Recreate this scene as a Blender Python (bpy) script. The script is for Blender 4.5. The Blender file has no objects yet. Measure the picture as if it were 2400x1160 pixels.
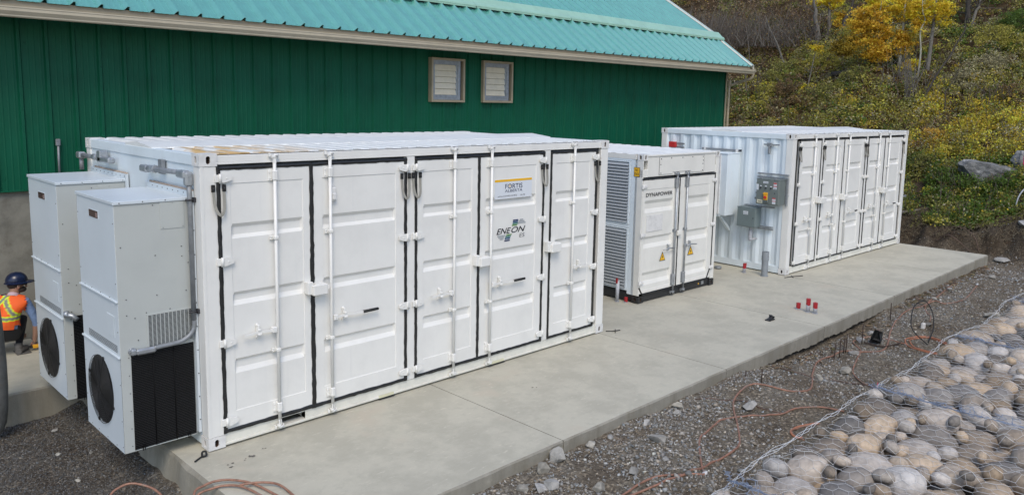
import bpy, bmesh, math, random
import numpy as np
from mathutils import Vector, Matrix
random.seed(7); rng = np.random.default_rng(7)
PI = math.pi
scn = bpy.context.scene
COL = scn.collection

# ------------------------------------------------------------------ camera
cd = bpy.data.cameras.new('camera'); cam = bpy.data.objects.new('camera', cd); COL.objects.link(cam)
F_PX, PPX, PPY = 1842.719, 1237.248, 480.165          # focal length and principal point for a 2400 x 1160 frame
PITCH, ROLL, YAW = -0.13193, 0.02113, 0.79706
cd.sensor_fit = 'HORIZONTAL'; cd.sensor_width = 36.0
cd.lens = F_PX/2400*36
cd.shift_x = (1200-PPX)/2400; cd.shift_y = (PPY-580)/2400
cd.clip_start = .05; cd.clip_end = 500
fw = Vector((math.sin(YAW)*math.cos(PITCH), math.cos(YAW)*math.cos(PITCH), math.sin(PITCH)))
r_ = Vector((math.cos(YAW), -math.sin(YAW), 0)); u_ = r_.cross(fw)
rr = r_*math.cos(ROLL)+u_*math.sin(ROLL); uu = -r_*math.sin(ROLL)+u_*math.cos(ROLL)
CAM = Vector((-3.074, -7.283, 3.472))
cam.matrix_world = Matrix(((rr.x, uu.x, -fw.x, CAM.x), (rr.y, uu.y, -fw.y, CAM.y), (rr.z, uu.z, -fw.z, CAM.z), (0, 0, 0, 1)))
scn.camera = cam

# ------------------------------------------------------------------ light
SUN_EL, SUN_AZ = math.radians(50), math.radians(217)   # azimuth clockwise from +Y
w = bpy.data.worlds.new('World'); scn.world = w; w.use_nodes = True
nt = w.node_tree; bg = nt.nodes['Background']
sky = nt.nodes.new('ShaderNodeTexSky'); sky.sky_type = 'NISHITA'; sky.sun_disc = False
sky.sun_elevation = SUN_EL; sky.sun_rotation = SUN_AZ
sky.air_density = 1.0; sky.dust_density = 1.2; sky.ozone_density = 1.5; sky.altitude = 0
nt.links.new(sky.outputs[0], bg.inputs['Color']); bg.inputs['Strength'].default_value = 0.15
sl = bpy.data.lights.new('sun', 'SUN'); sl.energy = 1.15; sl.angle = math.radians(24); sl.color = (1, .90, .74)
so = bpy.data.objects.new('sun', sl); COL.objects.link(so)
sd = Vector((math.sin(SUN_AZ)*math.cos(SUN_EL), math.cos(SUN_AZ)*math.cos(SUN_EL), math.sin(SUN_EL)))
so.rotation_euler = sd.to_track_quat('Z', 'Y').to_euler(); so.location = (0, -10, 20)
vs = scn.view_settings; vs.view_transform = 'Standard'; vs.look = 'None'; vs.gamma = 1; vs.exposure = 0.57
vs.use_curve_mapping = False

# ------------------------------------------------------------------ materials
def mat(name, col, rough=.5, metal=0, var=0, vscale=6, bump=0, bscale=40, dirt=None, dscale=3, damt=.5, attr=None, rnd=0, spec=.5, streak=None):
    m = bpy.data.materials.new(name); m.use_nodes = True; t = m.node_tree; N = t.nodes; L = t.links
    b = N['Principled BSDF']; b.inputs['Roughness'].default_value = rough; b.inputs['Metallic'].default_value = metal
    b.inputs['Specular IOR Level'].default_value = spec
    b.inputs['Base Color'].default_value = (*col, 1)
    tc = N.new('ShaderNodeTexCoord'); src = None
    def mix(a, bb, f, mode='MIX'):
        x = N.new('ShaderNodeMix'); x.data_type = 'RGBA'; x.blend_type = mode
        for sock, v in ((x.inputs[0], f), (x.inputs[6], a), (x.inputs[7], bb)):
            if hasattr(v, 'is_output'): L.new(v, sock)
            else: sock.default_value = v if isinstance(v, float) else (*v, 1)
        return x.outputs[2]
    def noise(sc, det=5, rg=.6, vec=None, dist=0):
        n = N.new('ShaderNodeTexNoise'); n.inputs['Scale'].default_value = sc; n.inputs['Detail'].default_value = det
        n.inputs['Roughness'].default_value = rg; n.inputs['Distortion'].default_value = dist
        L.new(vec or tc.outputs['Object'], n.inputs['Vector']); return n.outputs['Fac']
    def ramp(f, a, c):
        r = N.new('ShaderNodeMapRange'); r.inputs[1].default_value = a; r.inputs[2].default_value = c
        r.interpolation_type = 'SMOOTHSTEP'
        L.new(f, r.inputs[0]); return r.outputs[0]
    if attr:
        a = N.new('ShaderNodeAttribute'); a.attribute_name = attr; src = a.outputs['Color']
    else:
        rgb = N.new('ShaderNodeRGB'); rgb.outputs[0].default_value = (*col, 1); src = rgb.outputs[0]
    if rnd:
        oi = N.new('ShaderNodeObjectInfo'); h = N.new('ShaderNodeHueSaturation')
        r = N.new('ShaderNodeMapRange'); r.inputs[3].default_value = 1-rnd; r.inputs[4].default_value = 1+rnd
        L.new(oi.outputs['Random'], r.inputs[0]); L.new(r.outputs[0], h.inputs['Value'])
        mu = N.new('ShaderNodeMath'); mu.operation = 'MULTIPLY'; mu.inputs[1].default_value = 7.31; L.new(oi.outputs['Random'], mu.inputs[0])
        fr = N.new('ShaderNodeMath'); fr.operation = 'FRACT'; L.new(mu.outputs[0], fr.inputs[0])
        r2 = N.new('ShaderNodeMapRange'); r2.inputs[3].default_value = .25; r2.inputs[4].default_value = 1.05
        L.new(fr.outputs[0], r2.inputs[0]); L.new(r2.outputs[0], h.inputs['Saturation'])
        L.new(src, h.inputs['Color']); src = h.outputs[0]
    if var:
        f = noise(vscale, 6, .65)
        src = mix(src, tuple(max(0, 1-2*var) for _ in range(3)), ramp(f, .62, .3), 'MULTIPLY')
    if dirt:
        src = mix(src, dirt, ramp(noise(dscale, 7, .7, dist=.4), 1-damt, 1-damt+.22))
    if streak:
        mp = N.new('ShaderNodeMapping'); mp.inputs['Scale'].default_value = (14, 14, .7); L.new(tc.outputs['Object'], mp.inputs[0])
        src = mix(src, streak, ramp(noise(1.0, 5, .7, mp.outputs[0]), .56, .80))
    L.new(src, b.inputs['Base Color'])
    if bump:
        bn = N.new('ShaderNodeBump'); bn.inputs['Strength'].default_value = 1; bn.inputs['Distance'].default_value = bump
        L.new(noise(bscale, 6, .7), bn.inputs['Height']); L.new(bn.outputs[0], b.inputs['Normal'])
    m['mix'] = 1
    return m
M = {}
M['white'] = mat('white_paint', (.75, .74, .705), .42, var=.035, vscale=2.2, bump=.0016, bscale=3.5, streak=(.68, .675, .65), dirt=(.60, .585, .54), dscale=2.4, damt=.33)
M['skywhite'] = mat('sky_tinted_white_paint', (.68, .75, .79), .4, var=.03, vscale=3, bump=.002, bscale=2.5, streak=(.70, .71, .72))  # white paint with the blue sky light of the end faces tinted in
M['cream'] = mat('cream_white_paint', (.73, .715, .665), .42, var=.04, vscale=2.5, bump=.001, bscale=5, streak=(.67, .65, .61))
M['railcream'] = mat('cream_rail_paint', (.71, .695, .62), .45, var=.06, vscale=6, dirt=(.52, .48, .38), dscale=2.5, damt=.36)
M['roofwhite'] = mat('white_roof_paint', (.74, .745, .725), .4, var=.05, vscale=4, bump=.001, bscale=8)
M['castwhite'] = mat('white_casting_paint', (.70, .69, .67), .45, var=.08, vscale=9, bump=.002, bscale=25, dirt=(.42, .33, .24), dscale=16, damt=.32)
M['cav'] = mat('rusty_cavity', (.10, .06, .04), .8, var=.2, vscale=20)
M['seal'] = mat('black_sealant', (.012, .012, .012), .38, bump=.006, bscale=38, dirt=(.10, .10, .10), dscale=30, damt=.42)
M['black'] = mat('black_paint', (.022, .023, .025), .45, var=.15, vscale=10)
M['rubber'] = mat('black_rubber', (.012, .012, .012), .7, bump=.001, bscale=80)
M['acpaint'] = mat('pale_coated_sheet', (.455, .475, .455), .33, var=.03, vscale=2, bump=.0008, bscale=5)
M['acsky'] = mat('sky_tinted_pale_sheet', (.60, .655, .69), .33, var=.02, vscale=2, bump=.0006, bscale=5)  # cabinet front sheet, bluish sky light mixed into its colour
M['coil'] = mat('black_coil_fins', (.004, .004, .0045), .6, spec=.2)
M['coilline'] = mat('coil_fin_edge', (.022, .022, .023), .35)
M['galv'] = mat('galvanised_steel', (.42, .44, .46), .42, .7, var=.12, vscale=14, bump=.0006, bscale=60)
M['conduit'] = mat('grey_conduit', (.26, .275, .29), .5, .3, var=.12, vscale=12, dirt=(.16, .13, .10), dscale=9, damt=.38)
M['dark'] = mat('dark_steel', (.05, .05, .055), .5, .4)
M['braid'] = mat('braided_strap', (.36, .34, .29), .55, .3, bump=.003, bscale=220)
M['screw'] = mat('screw_head', (.10, .10, .10), .4, .6)
M['greenwall'] = mat('green_wall_sheet', (.0015, .088, .044), .55, spec=.25, var=.10, vscale=1.3, dirt=(.004, .082, .050), dscale=7, damt=.36, bump=.0008, bscale=8)
M['greenroof'] = mat('teal_roof_sheet', (.10, .36, .295), .3, spec=.8, var=.07, vscale=3, dirt=(.13, .37, .32), dscale=5, damt=.42)
for _n in M['greenroof'].node_tree.nodes:
    if _n.type == 'BSDF_PRINCIPLED': _n.inputs['Coat Weight'].default_value = 1; _n.inputs['Coat IOR'].default_value = 2.3; _n.inputs['Coat Roughness'].default_value = .16
M['band'] = mat('pale_green_flashing', (.30, .50, .39), .4, var=.06, vscale=3)
M['rake'] = mat('pale_rake_trim', (.66, .64, .57), .4, var=.05)
M['beige'] = mat('beige_trim', (.36, .30, .205), .38, var=.08, vscale=5)
M['gutter'] = mat('tan_gutter', (.44, .385, .285), .33, var=.05, vscale=4)
M['foundation'] = mat('foundation_concrete', (.225, .215, .18), .85, var=.2, vscale=2.2, bump=.006, bscale=20, dirt=(.115, .10, .075), dscale=1.7, damt=.48)
M['shutter'] = mat('beige_shutter', (.68, .60, .45), .45, var=.06)
M['pvc'] = mat('grey_pvc', (.24, .26, .28), .42, var=.06, vscale=10)
M['stubgrey'] = mat('pale_grey_conduit', (.42, .43, .46), .5, var=.1, vscale=20)
M['redtape'] = mat('red_tape', (.36, .015, .02), .42, var=.15, vscale=40)
M['steelgrey'] = mat('grey_enclosure', (.155, .18, .17), .42, var=.05, vscale=5)
M['steelgrey2'] = mat('blue_grey_enclosure', (.16, .20, .20), .42, var=.05, vscale=5)
M['yellow'] = mat('yellow_plastic', (.75, .38, .02), .45)
M['signyellow'] = mat('yellow_vinyl', (.80, .45, .02), .4)
M['vinyl'] = mat('white_vinyl', (.66, .69, .73), .3)
M['ink'] = mat('black_ink', (.012, .013, .02), .45)
M['greyink'] = mat('grey_ink', (.35, .37, .38), .45)
M['red'] = mat('red_paint', (.50, .03, .03), .45)
M['rope'] = mat('copper_brown_cable', (.34, .175, .115), .5, .15, var=.22, vscale=18, dirt=(.24, .20, .165), dscale=5, damt=.50)
M['brightrope'] = mat('bright_orange_cable', (.42, .165, .085), .5, var=.15, vscale=9)
M['brownrope'] = mat('dull_brown_cable', (.12, .075, .055), .6, var=.2, vscale=14)
M['rebar'] = mat('rusty_rebar', (.045, .028, .02), .8, var=.2, vscale=30)
M['wire'] = mat('galvanised_wire', (.72, .72, .71), .4, .3)
M['galvlite'] = mat('louvre_metal', (.40, .42, .43), .4, .2)
M['bluewire'] = mat('blue_grey_wire', (.27, .32, .42), .4, .4)
M['gravelmat'] = mat('broken_stone', (1, 1, 1), .85, attr='Col', var=.10, vscale=30)
M['leafmat'] = mat('leaf', (1, 1, 1), .55, attr='Col', spec=.35)
M['bark'] = mat('dark_bark', (.055, .046, .038), .85, var=.25, vscale=9, bump=.01, bscale=20)
M['paleb'] = mat('pale_aspen_bark', (.36, .345, .27), .75, var=.18, vscale=5, dirt=(.06, .05, .04), dscale=5, damt=.36)
M['greyb'] = mat('grey_bark', (.16, .145, .125), .85, var=.2, vscale=7, dirt=(.26, .24, .2), dscale=6, damt=.4)
M['twig'] = mat('grey_brown_twig', (.10, .082, .068), .8, var=.25, vscale=2)
def leafmat_fix(m):
    t = m.node_tree; b = t.nodes['Principled BSDF']
    tr = t.nodes.new('ShaderNodeBsdfTranslucent'); mx = t.nodes.new('ShaderNodeMixShader'); mx.inputs[0].default_value = .42
    a = [n for n in t.nodes if n.type == 'ATTRIBUTE'][0]
    out = [n for n in t.nodes if n.type == 'OUTPUT_MATERIAL'][0]
    t.links.new(a.outputs['Color'], tr.inputs[0]); t.links.new(b.outputs[0], mx.inputs[1]); t.links.new(tr.outputs[0], mx.inputs[2])
    t.links.new(mx.outputs[0], out.inputs[0])
leafmat_fix(M['leafmat'])

def ground_mat():
    m = bpy.data.materials.new('stony_soil'); m.use_nodes = True; t = m.node_tree; N = t.nodes; L = t.links; b = N['Principled BSDF']
    tc = N.new('ShaderNodeTexCoord'); b.inputs['Roughness'].default_value = .95; b.inputs['Specular IOR Level'].default_value = .2
    def noise(sc, det=8, rg=.65):
        n = N.new('ShaderNodeTexNoise'); n.inputs['Scale'].default_value = sc; n.inputs['Detail'].default_value = det; n.inputs['Roughness'].default_value = rg
        L.new(tc.outputs['Object'], n.inputs['Vector']); return n.outputs['Fac']
    def ramp(f, pts):
        r = N.new('ShaderNodeValToRGB'); e = r.color_ramp.elements
        while len(e) < len(pts): e.new(.5)
        for i, (p, c) in enumerate(pts): e[i].position = p; e[i].color = (*c, 1)
        L.new(f, r.inputs[0]); return r.outputs[0]
    c1 = ramp(noise(1.6), [(.32, (.10, .084, .070)), (.47, (.155, .138, .118)), (.58, (.19, .18, .165)), (.72, (.13, .10, .075))])
    vo = N.new('ShaderNodeTexVoronoi'); vo.inputs['Scale'].default_value = 42; L.new(tc.outputs['Object'], vo.inputs['Vector'])
    hs = N.new('ShaderNodeSeparateColor'); L.new(vo.outputs['Color'], hs.inputs[0])
    c2 = ramp(hs.outputs[0], [(.0, (.45, .42, .40)), (.55, (.85, .83, .80)), (.86, (1.1, 1.08, 1.05)), (.95, (1.9, 1.85, 1.75))])
    mx = N.new('ShaderNodeMix'); mx.data_type = 'RGBA'; mx.blend_type = 'MULTIPLY'; mx.inputs[0].default_value = .9
    L.new(c1, mx.inputs[6]); L.new(c2, mx.inputs[7])
    a = N.new('ShaderNodeAttribute'); a.attribute_name = 'Col'
    m2 = N.new('ShaderNodeMix'); m2.data_type = 'RGBA'; m2.blend_type = 'MULTIPLY'; m2.inputs[0].default_value = 1
    L.new(mx.outputs[2], m2.inputs[6]); L.new(a.outputs['Color'], m2.inputs[7]); L.new(m2.outputs[2], b.inputs['Base Color'])
    bn = N.new('ShaderNodeBump'); bn.inputs['Distance'].default_value = .02
    ad = N.new('ShaderNodeMath'); ad.operation = 'ADD'; L.new(noise(26), ad.inputs[0]); 
    iv = N.new('ShaderNodeMath'); iv.operation = 'MULTIPLY'; iv.inputs[1].default_value = -.7; L.new(vo.outputs['Distance'], iv.inputs[0]); L.new(iv.outputs[0], ad.inputs[1])
    L.new(ad.outputs[0], bn.inputs['Height']); L.new(bn.outputs[0], b.inputs['Normal'])
    return m
M['soil'] = ground_mat()
def concrete_mat(name, base, edge=False):
    m = bpy.data.materials.new(name); m.use_nodes = True; t = m.node_tree; N = t.nodes; L = t.links; b = N['Principled BSDF']
    tc = N.new('ShaderNodeTexCoord'); b.inputs['Roughness'].default_value = .78; b.inputs['Specular IOR Level'].default_value = .35
    src = tc.outputs['Object']
    oi = N.new('ShaderNodeObjectInfo')
    def noise(sc, det=6, rg=.6, vec=None):
        n = N.new('ShaderNodeTexNoise'); n.inputs['Scale'].default_value = sc; n.inputs['Detail'].default_value = det; n.inputs['Roughness'].default_value = rg
        L.new(vec or src, n.inputs['Vector']); return n.outputs['Fac']
    def rng_(f, a, c):
        r = N.new('ShaderNodeMapRange'); r.inputs[1].default_value = a; r.inputs[2].default_value = c; r.interpolation_type = 'SMOOTHSTEP'; L.new(f, r.inputs[0]); return r.outputs[0]
    def mix(a, c, f, mode='MIX'):
        x = N.new('ShaderNodeMix'); x.data_type = 'RGBA'; x.blend_type = mode
        for s, v in ((x.inputs[0], f), (x.inputs[6], a), (x.inputs[7], c)):
            if hasattr(v, 'is_output'): L.new(v, s)
            else: s.default_value = v if isinstance(v, float) else (*v, 1)
        return x.outputs[2]
    k = .55 if edge else 1
    c = mix(base, tuple(v*.84 for v in base), rng_(noise(1.3, 8, .7), .42, .62))
    c = mix(c, tuple(v*.86 for v in base), rng_(noise(6, 6, .7), .50, .72))
    c = mix(c, (base[0]*.98, base[1]*.935, base[2]*.92), rng_(noise(.9, 5), .58, .72))           # faint rosy stains
    mp = N.new('ShaderNodeMapping'); mp.inputs['Scale'].default_value = (2.2, 9, 2); mp.inputs['Rotation'].default_value = (0, 0, .5); L.new(src, mp.inputs[0])
    c = mix(c, tuple(min(.75, v*1.22) for v in base), rng_(noise(2.6, 8, .75, mp.outputs[0]), .56, .70))   # trowel marks
    mp3 = N.new('ShaderNodeMapping'); mp3.inputs['Scale'].default_value = (1.0, 14, 2); mp3.inputs['Rotation'].default_value = (0, 0, -.35); L.new(src, mp3.inputs[0])
    c = mix(c, tuple(v*.82 for v in base), rng_(noise(1.6, 8, .75, mp3.outputs[0]), .60, .74))
    c = mix(c, (.16, .15, .135), rng_(noise(11, 3, .5), .745, .78))                                  # small dark spots
    c = mix(c, tuple(v*.6 for v in base), rng_(noise(60, 3, .6), .62, .8))
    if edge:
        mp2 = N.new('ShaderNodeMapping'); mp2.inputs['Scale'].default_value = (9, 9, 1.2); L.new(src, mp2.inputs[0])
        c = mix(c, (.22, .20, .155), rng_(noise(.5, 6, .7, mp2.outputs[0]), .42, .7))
    L.new(c, b.inputs['Base Color'])
    bn = N.new('ShaderNodeBump'); bn.inputs['Distance'].default_value = .006 if edge else .002
    L.new(noise(35, 8, .7), bn.inputs['Height']); L.new(bn.outputs[0], b.inputs['Normal'])
    return m
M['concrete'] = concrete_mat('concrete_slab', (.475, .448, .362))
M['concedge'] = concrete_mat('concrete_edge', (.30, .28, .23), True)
def river_mat():
    m = mat('river_stone', (.37, .285, .20), .85, rnd=.55, var=.18, vscale=4, bump=.008, bscale=9, dirt=(.38, .33, .26), dscale=5, damt=.42, spec=.25)
    return m
M['river'] = river_mat()
M['boulder'] = mat('grey_boulder', (.20, .20, .195), .85, var=.32, vscale=3, bump=.05, bscale=5, dirt=(.50, .50, .49), dscale=2.6, damt=.45)
M['rock'] = mat('field_rock', (.36, .335, .28), .85, rnd=.3, var=.2, vscale=8, bump=.006, bscale=20)
def ruststain_mat():
    m = mat('rust_stained_white_roof', (.73, .735, .71), .42, var=.05, vscale=5)
    t = m.node_tree; N = t.nodes; L = t.links; b = N['Principled BSDF']; tc = N.new('ShaderNodeTexCoord')
    old = b.inputs['Base Color'].links[0].from_socket
    sp = N.new('ShaderNodeSeparateXYZ'); L.new(tc.outputs['Object'], sp.inputs[0])
    r = N.new('ShaderNodeMapRange'); r.inputs[1].default_value = 1.7; r.inputs[2].default_value = .5; L.new(sp.outputs[0], r.inputs[0])
    mp = N.new('ShaderNodeMapping'); mp.inputs['Scale'].default_value = (5, 1.0, 1); L.new(tc.outputs['Object'], mp.inputs[0])
    n = N.new('ShaderNodeTexNoise'); n.inputs['Scale'].default_value = 1.9; n.inputs['Detail'].default_value = 6; L.new(mp.outputs[0], n.inputs['Vector'])
    r2 = N.new('ShaderNodeMapRange'); r2.inputs[1].default_value = .42; r2.inputs[2].default_value = .56; L.new(n.outputs[0], r2.inputs[0])
    mu = N.new('ShaderNodeMath'); mu.operation = 'MULTIPLY'; L.new(r.outputs[0], mu.inputs[0]); L.new(r2.outputs[0], mu.inputs[1])
    cr = N.new('ShaderNodeMix'); cr.data_type = 'RGBA'; L.new(mu.outputs[0], cr.inputs[0]); L.new(old, cr.inputs[6]); cr.inputs[7].default_value = (.58, .38, .16, 1)
    L.new(cr.outputs[2], b.inputs['Base Color']); return m
M['rustroof'] = ruststain_mat()
M['gold'] = mat('orange_vest', (1, 1, 1), .7, attr='Col')
M['skin'] = mat('skin', (.36, .20, .14), .55)
M['shirt'] = mat('blue_shirt', (.20, .30, .52), .8, var=.15, vscale=14, bump=.006, bscale=22)
M['trouser'] = mat('black_trousers', (.012, .012, .015), .8)
M['boot'] = mat('grey_boots', (.10, .095, .09), .8)
M['helmet'] = mat('navy_hard_hat', (.008, .014, .045), .25)
M['hair'] = mat('dark_hair', (.03, .02, .015), .8)
M['lens'] = mat('dark_lens', (.01, .01, .01), .15)
M['oldsteel'] = mat('weathered_grey_steel', (.17, .175, .17), .6, .3, var=.2, vscale=7, dirt=(.22, .15, .10), dscale=6, damt=.44, bump=.004, bscale=18)

SPLIT = {'end_sill', 'pipe_fitting', 'roof_rail', 'rear_wall', 'mounting_rail', 'warning_labels', 'push_button', 'cable_gland', 'label_plate', 'lifting_lug', 'base_stickers', 'rail_patch', 'pipe', 'base_rail', 'side_panel', 'side_wall', 'sign_lettering', 'service_flap', 'door_lock', 'pipe_clamp', 'corner_post', 'stain', 'bottom_rail'}
# ------------------------------------------------------------------ mesh helpers
class MB:
    def __init__(s): s.v = []; s.f = []; s.m = []; s.sm = []; s.mi = 0; s.ad = []
    def add(s, vs, fs, smooth=False):
        o = len(s.v); s.v += [tuple(p) for p in vs]
        s.ad.append((o, len(s.f)))
        for f in fs: s.f.append(tuple(o+i for i in f)); s.m.append(s.mi); s.sm.append(smooth)
        return s
    def box(s, x0, y0, z0, x1, y1, z1, c=0):
        if x0 > x1: x0, x1 = x1, x0
        if y0 > y1: y0, y1 = y1, y0
        if z0 > z1: z0, z1 = z1, z0
        if c <= 0:
            vs = [(x, y, z) for x in (x0, x1) for y in (y0, y1) for z in (z0, z1)]
            return s.add(vs, [(0, 1, 3, 2), (4, 6, 7, 5), (0, 4, 5, 1), (2, 3, 7, 6), (0, 2, 6, 4), (1, 5, 7, 3)])
        lo = (x0, y0, z0); hi = (x1, y1, z1); vs = []; idx = {}
        c = min(c, (x1-x0)*.45, (y1-y0)*.45, (z1-z0)*.45)
        for sx in (0, 1):
            for sy in (0, 1):
                for sz in (0, 1):
                    for a in range(3):
                        sg = (sx, sy, sz)
                        idx[(sx, sy, sz, a)] = len(vs)
                        vs.append(tuple((hi[i] if sg[i] else lo[i]) + (0 if i == a else (-c if sg[i] else c)) for i in range(3)))
        fs = []
        cen = Vector([(lo[i]+hi[i])/2 for i in range(3)])
        def face(ids):
            p = [Vector(vs[i]) for i in ids]; n = (p[1]-p[0]).cross(p[2]-p[0]); mid = sum(p, Vector())/len(p)
            fs.append(tuple(ids) if n.dot(mid-cen) > 0 else tuple(reversed(ids)))
        for a in range(3):
            b, d = [i for i in range(3) if i != a]
            for sa in (0, 1):
                q = []
                for sb, sd_ in ((0, 0), (1, 0), (1, 1), (0, 1)):
                    k = [0, 0, 0]; k[a] = sa; k[b] = sb; k[d] = sd_; q.append(idx[(*k, a)])
                face(q)
            for sb in (0, 1):
                for sd_ in (0, 1):
                    k0 = [0, 0, 0]; k0[b] = sb; k0[d] = sd_; k0[a] = 0; k1 = list(k0); k1[a] = 1
                    face([idx[(*k0, b)], idx[(*k1, b)], idx[(*k1, d)], idx[(*k0, d)]])
        for sx in (0, 1):
            for sy in (0, 1):
                for sz in (0, 1): face([idx[(sx, sy, sz, a)] for a in range(3)])
        return s.add(vs, fs)
    def tube(s, pts, r, n=8, caps=True, smooth=True):
        pts = [Vector(p) for p in pts]; rs = r if isinstance(r, (list, tuple)) else [r]*len(pts)
        vs = []; fs = []; up = None
        for i, p in enumerate(pts):
            t = (pts[min(i+1, len(pts)-1)]-pts[max(i-1, 0)])
            if t.length < 1e-9: t = Vector((0, 0, 1))
            t.normalize()
            if up is None: up = t.orthogonal().normalized()
            else:
                up = up-t*up.dot(t)
                up = up.normalized() if up.length > 1e-6 else t.orthogonal().normalized()
            w_ = t.cross(up)
            for k in range(n):
                a = 2*PI*k/n; vs.append(p+(up*math.cos(a)+w_*math.sin(a))*rs[i])
        for i in range(len(pts)-1):
            for k in range(n):
                a = i*n+k; b = i*n+(k+1) % n; fs.append((a, b, b+n, a+n))
        s.add(vs, fs, smooth)
        if caps:
            o = len(s.v)-len(vs)
            s.f.append(tuple(o+k for k in reversed(range(n)))); s.m.append(s.mi); s.sm.append(False)
            s.f.append(tuple(o+(len(pts)-1)*n+k for k in range(n))); s.m.append(s.mi); s.sm.append(False)
        return s
    def disc(s, c, nrm, r, h=.006, n=8):           # low cylinder, for screw heads and bolts
        c = Vector(c); nrm = Vector(nrm).normalized()
        return s.tube([c, c+nrm*h], [r, r*.7], n, True, False)
    def prism(s, poly, y0, y1, axis='y'):          # polygon in (a,b) extruded along axis
        n = len(poly)
        def P(a, b, t): return {'y': (a, t, b), 'x': (t, a, b), 'z': (a, b, t)}[axis]
        vs = [P(a, b, y0) for a, b in poly]+[P(a, b, y1) for a, b in poly]
        return s.add(vs, [tuple(range(n)), tuple(reversed(range(n, 2*n)))]+[(i, i+n, (i+1) % n+n, (i+1) % n) for i in range(n)])
    def grid(s, xs, zs, fn, smooth=False):         # fn(x,z)->point
        nx, nz = len(xs), len(zs)
        vs = [fn(x, z) for z in zs for x in xs]
        return s.add(vs, [(j*nx+i, j*nx+i+1, (j+1)*nx+i+1, (j+1)*nx+i) for j in range(nz-1) for i in range(nx-1)], smooth)
    def pieces(s):                                   # groups of shapes that touch each other
        n = len(s.ad); st = [a[0] for a in s.ad]+[len(s.v)]; sf = [a[1] for a in s.ad]+[len(s.f)]; B = []
        for i in range(n):
            P = np.array(s.v[st[i]:st[i+1]]); B.append((P.min(0)-.012, P.max(0)+.012))
        g = list(range(n))
        def fd(a):
            while g[a] != a: a = g[a]
            return a
        for i in range(n):
            for j in range(i+1, n):
                if (B[i][0] < B[j][1]).all() and (B[j][0] < B[i][1]).all(): g[fd(i)] = fd(j)
        out = {}
        for i in range(n): out.setdefault(fd(i), []).append(i)
        res = []
        for ids in out.values():
            q = MB()
            for i in ids:
                o = len(q.v); q.v += s.v[st[i]:st[i+1]]
                for f in range(sf[i], sf[i+1]): q.f.append(tuple(k-st[i]+o for k in s.f[f])); q.m.append(s.m[f]); q.sm.append(s.sm[f])
            res.append(q)
        return res
    def build(s, name, mats, parent=None):
        if parent is not None and name in SPLIT and 1 < len(s.ad) < 60:
            ps = s.pieces()
            if len(ps) > 1:
                obs = [q.build(name, mats, parent) for q in ps]; return obs[0]
        me = bpy.data.meshes.new(name); me.from_pydata(s.v, [], s.f)
        if not isinstance(mats, (list, tuple)): mats = [mats]
        for m in mats: me.materials.append(m)
        me.polygons.foreach_set('material_index', s.m); me.polygons.foreach_set('use_smooth', s.sm); me.update()
        return link(name, me, parent)
def link(name, me, parent=None):
    o = bpy.data.objects.new(name, me); COL.objects.link(o)
    if parent is not None: o.parent = parent
    return o
def tag(o, label=None, cat=None, group=None, kind=None):
    if label: o['label'] = label
    if cat: o['category'] = cat
    if group: o['group'] = group
    if kind: o['kind'] = kind
    return o
def empty(name, loc=(0, 0, 0), rz=0, **k):
    o = bpy.data.objects.new(name, None); COL.objects.link(o); o.location = loc; o.rotation_euler = (0, 0, rz); o.empty_display_size = .2
    tag(o, **k); return o
def bulk(name, V, Fq, col, m, parent=None, npf=4):
    """V (n,3), Fq (k,npf) ints, col (n,3)"""
    me = bpy.data.meshes.new(name); me.vertices.add(len(V)); me.vertices.foreach_set('co', np.asarray(V, np.float32).ravel())
    k = len(Fq); me.loops.add(k*npf); me.polygons.add(k)
    me.loops.foreach_set('vertex_index', np.asarray(Fq, np.int32).ravel())
    me.polygons.foreach_set('loop_start', np.arange(0, k*npf, npf, dtype=np.int32)); me.update(calc_edges=True)
    if col is not None:
        ca = me.color_attributes.new('Col', 'FLOAT_COLOR', 'POINT')
        c4 = np.ones((len(V), 4), np.float32); c4[:, :3] = col; ca.data.foreach_set('color', c4.ravel())
    me.materials.append(m); return link(name, me, parent)
def text(body, parent, name, m, x, y, z, width, height, shear=0, bold=0, frame='front', mid=False):
    """flat lettering: lower-left at (x,z) on the plane y (front, facing -Y) or plane x=y (end, facing -X)"""
    cu = bpy.data.curves.new(name, 'FONT'); cu.body = body; cu.size = 1; cu.shear = shear; cu.offset = bold; cu.extrude = .0
    t = bpy.data.objects.new('tmp', cu); COL.objects.link(t)
    dg = bpy.context.evaluated_depsgraph_get(); me = bpy.data.meshes.new_from_object(t.evaluated_get(dg)); bpy.data.objects.remove(t)
    me.name = name
    n = len(me.vertices); co = np.empty(n*3, np.float32); me.vertices.foreach_get('co', co); co = co.reshape(-1, 3)
    mn = co.min(0); mx = co.max(0); a = (co[:, 0]-mn[0])/(mx[0]-mn[0])*width; b = (co[:, 1]-mn[1])/(mx[1]-mn[1])*height
    out = np.empty_like(co)
    if frame == 'front': out[:, 0] = x+a; out[:, 1] = y; out[:, 2] = z+b
    else: out[:, 0] = y; out[:, 1] = x-a; out[:, 2] = z+b       # end face: letters run towards -Y
    me.vertices.foreach_set('co', out.ravel()); me.materials.clear(); me.materials.append(m); me.update()
    return link(name, me, parent)
def smooth_path(P, k=6):
    P = [Vector(p) for p in P]; out = []
    for i in range(len(P)-1):
        a = P[max(i-1, 0)]; b = P[i]; c = P[i+1]; d = P[min(i+2, len(P)-1)]
        for j in range(k):
            t = j/k; out.append(.5*((2*b)+(c-a)*t+(2*a-5*b+4*c-d)*t*t+(3*b-a-3*c+d)*t**3))
    out.append(P[-1]); return out

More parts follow.
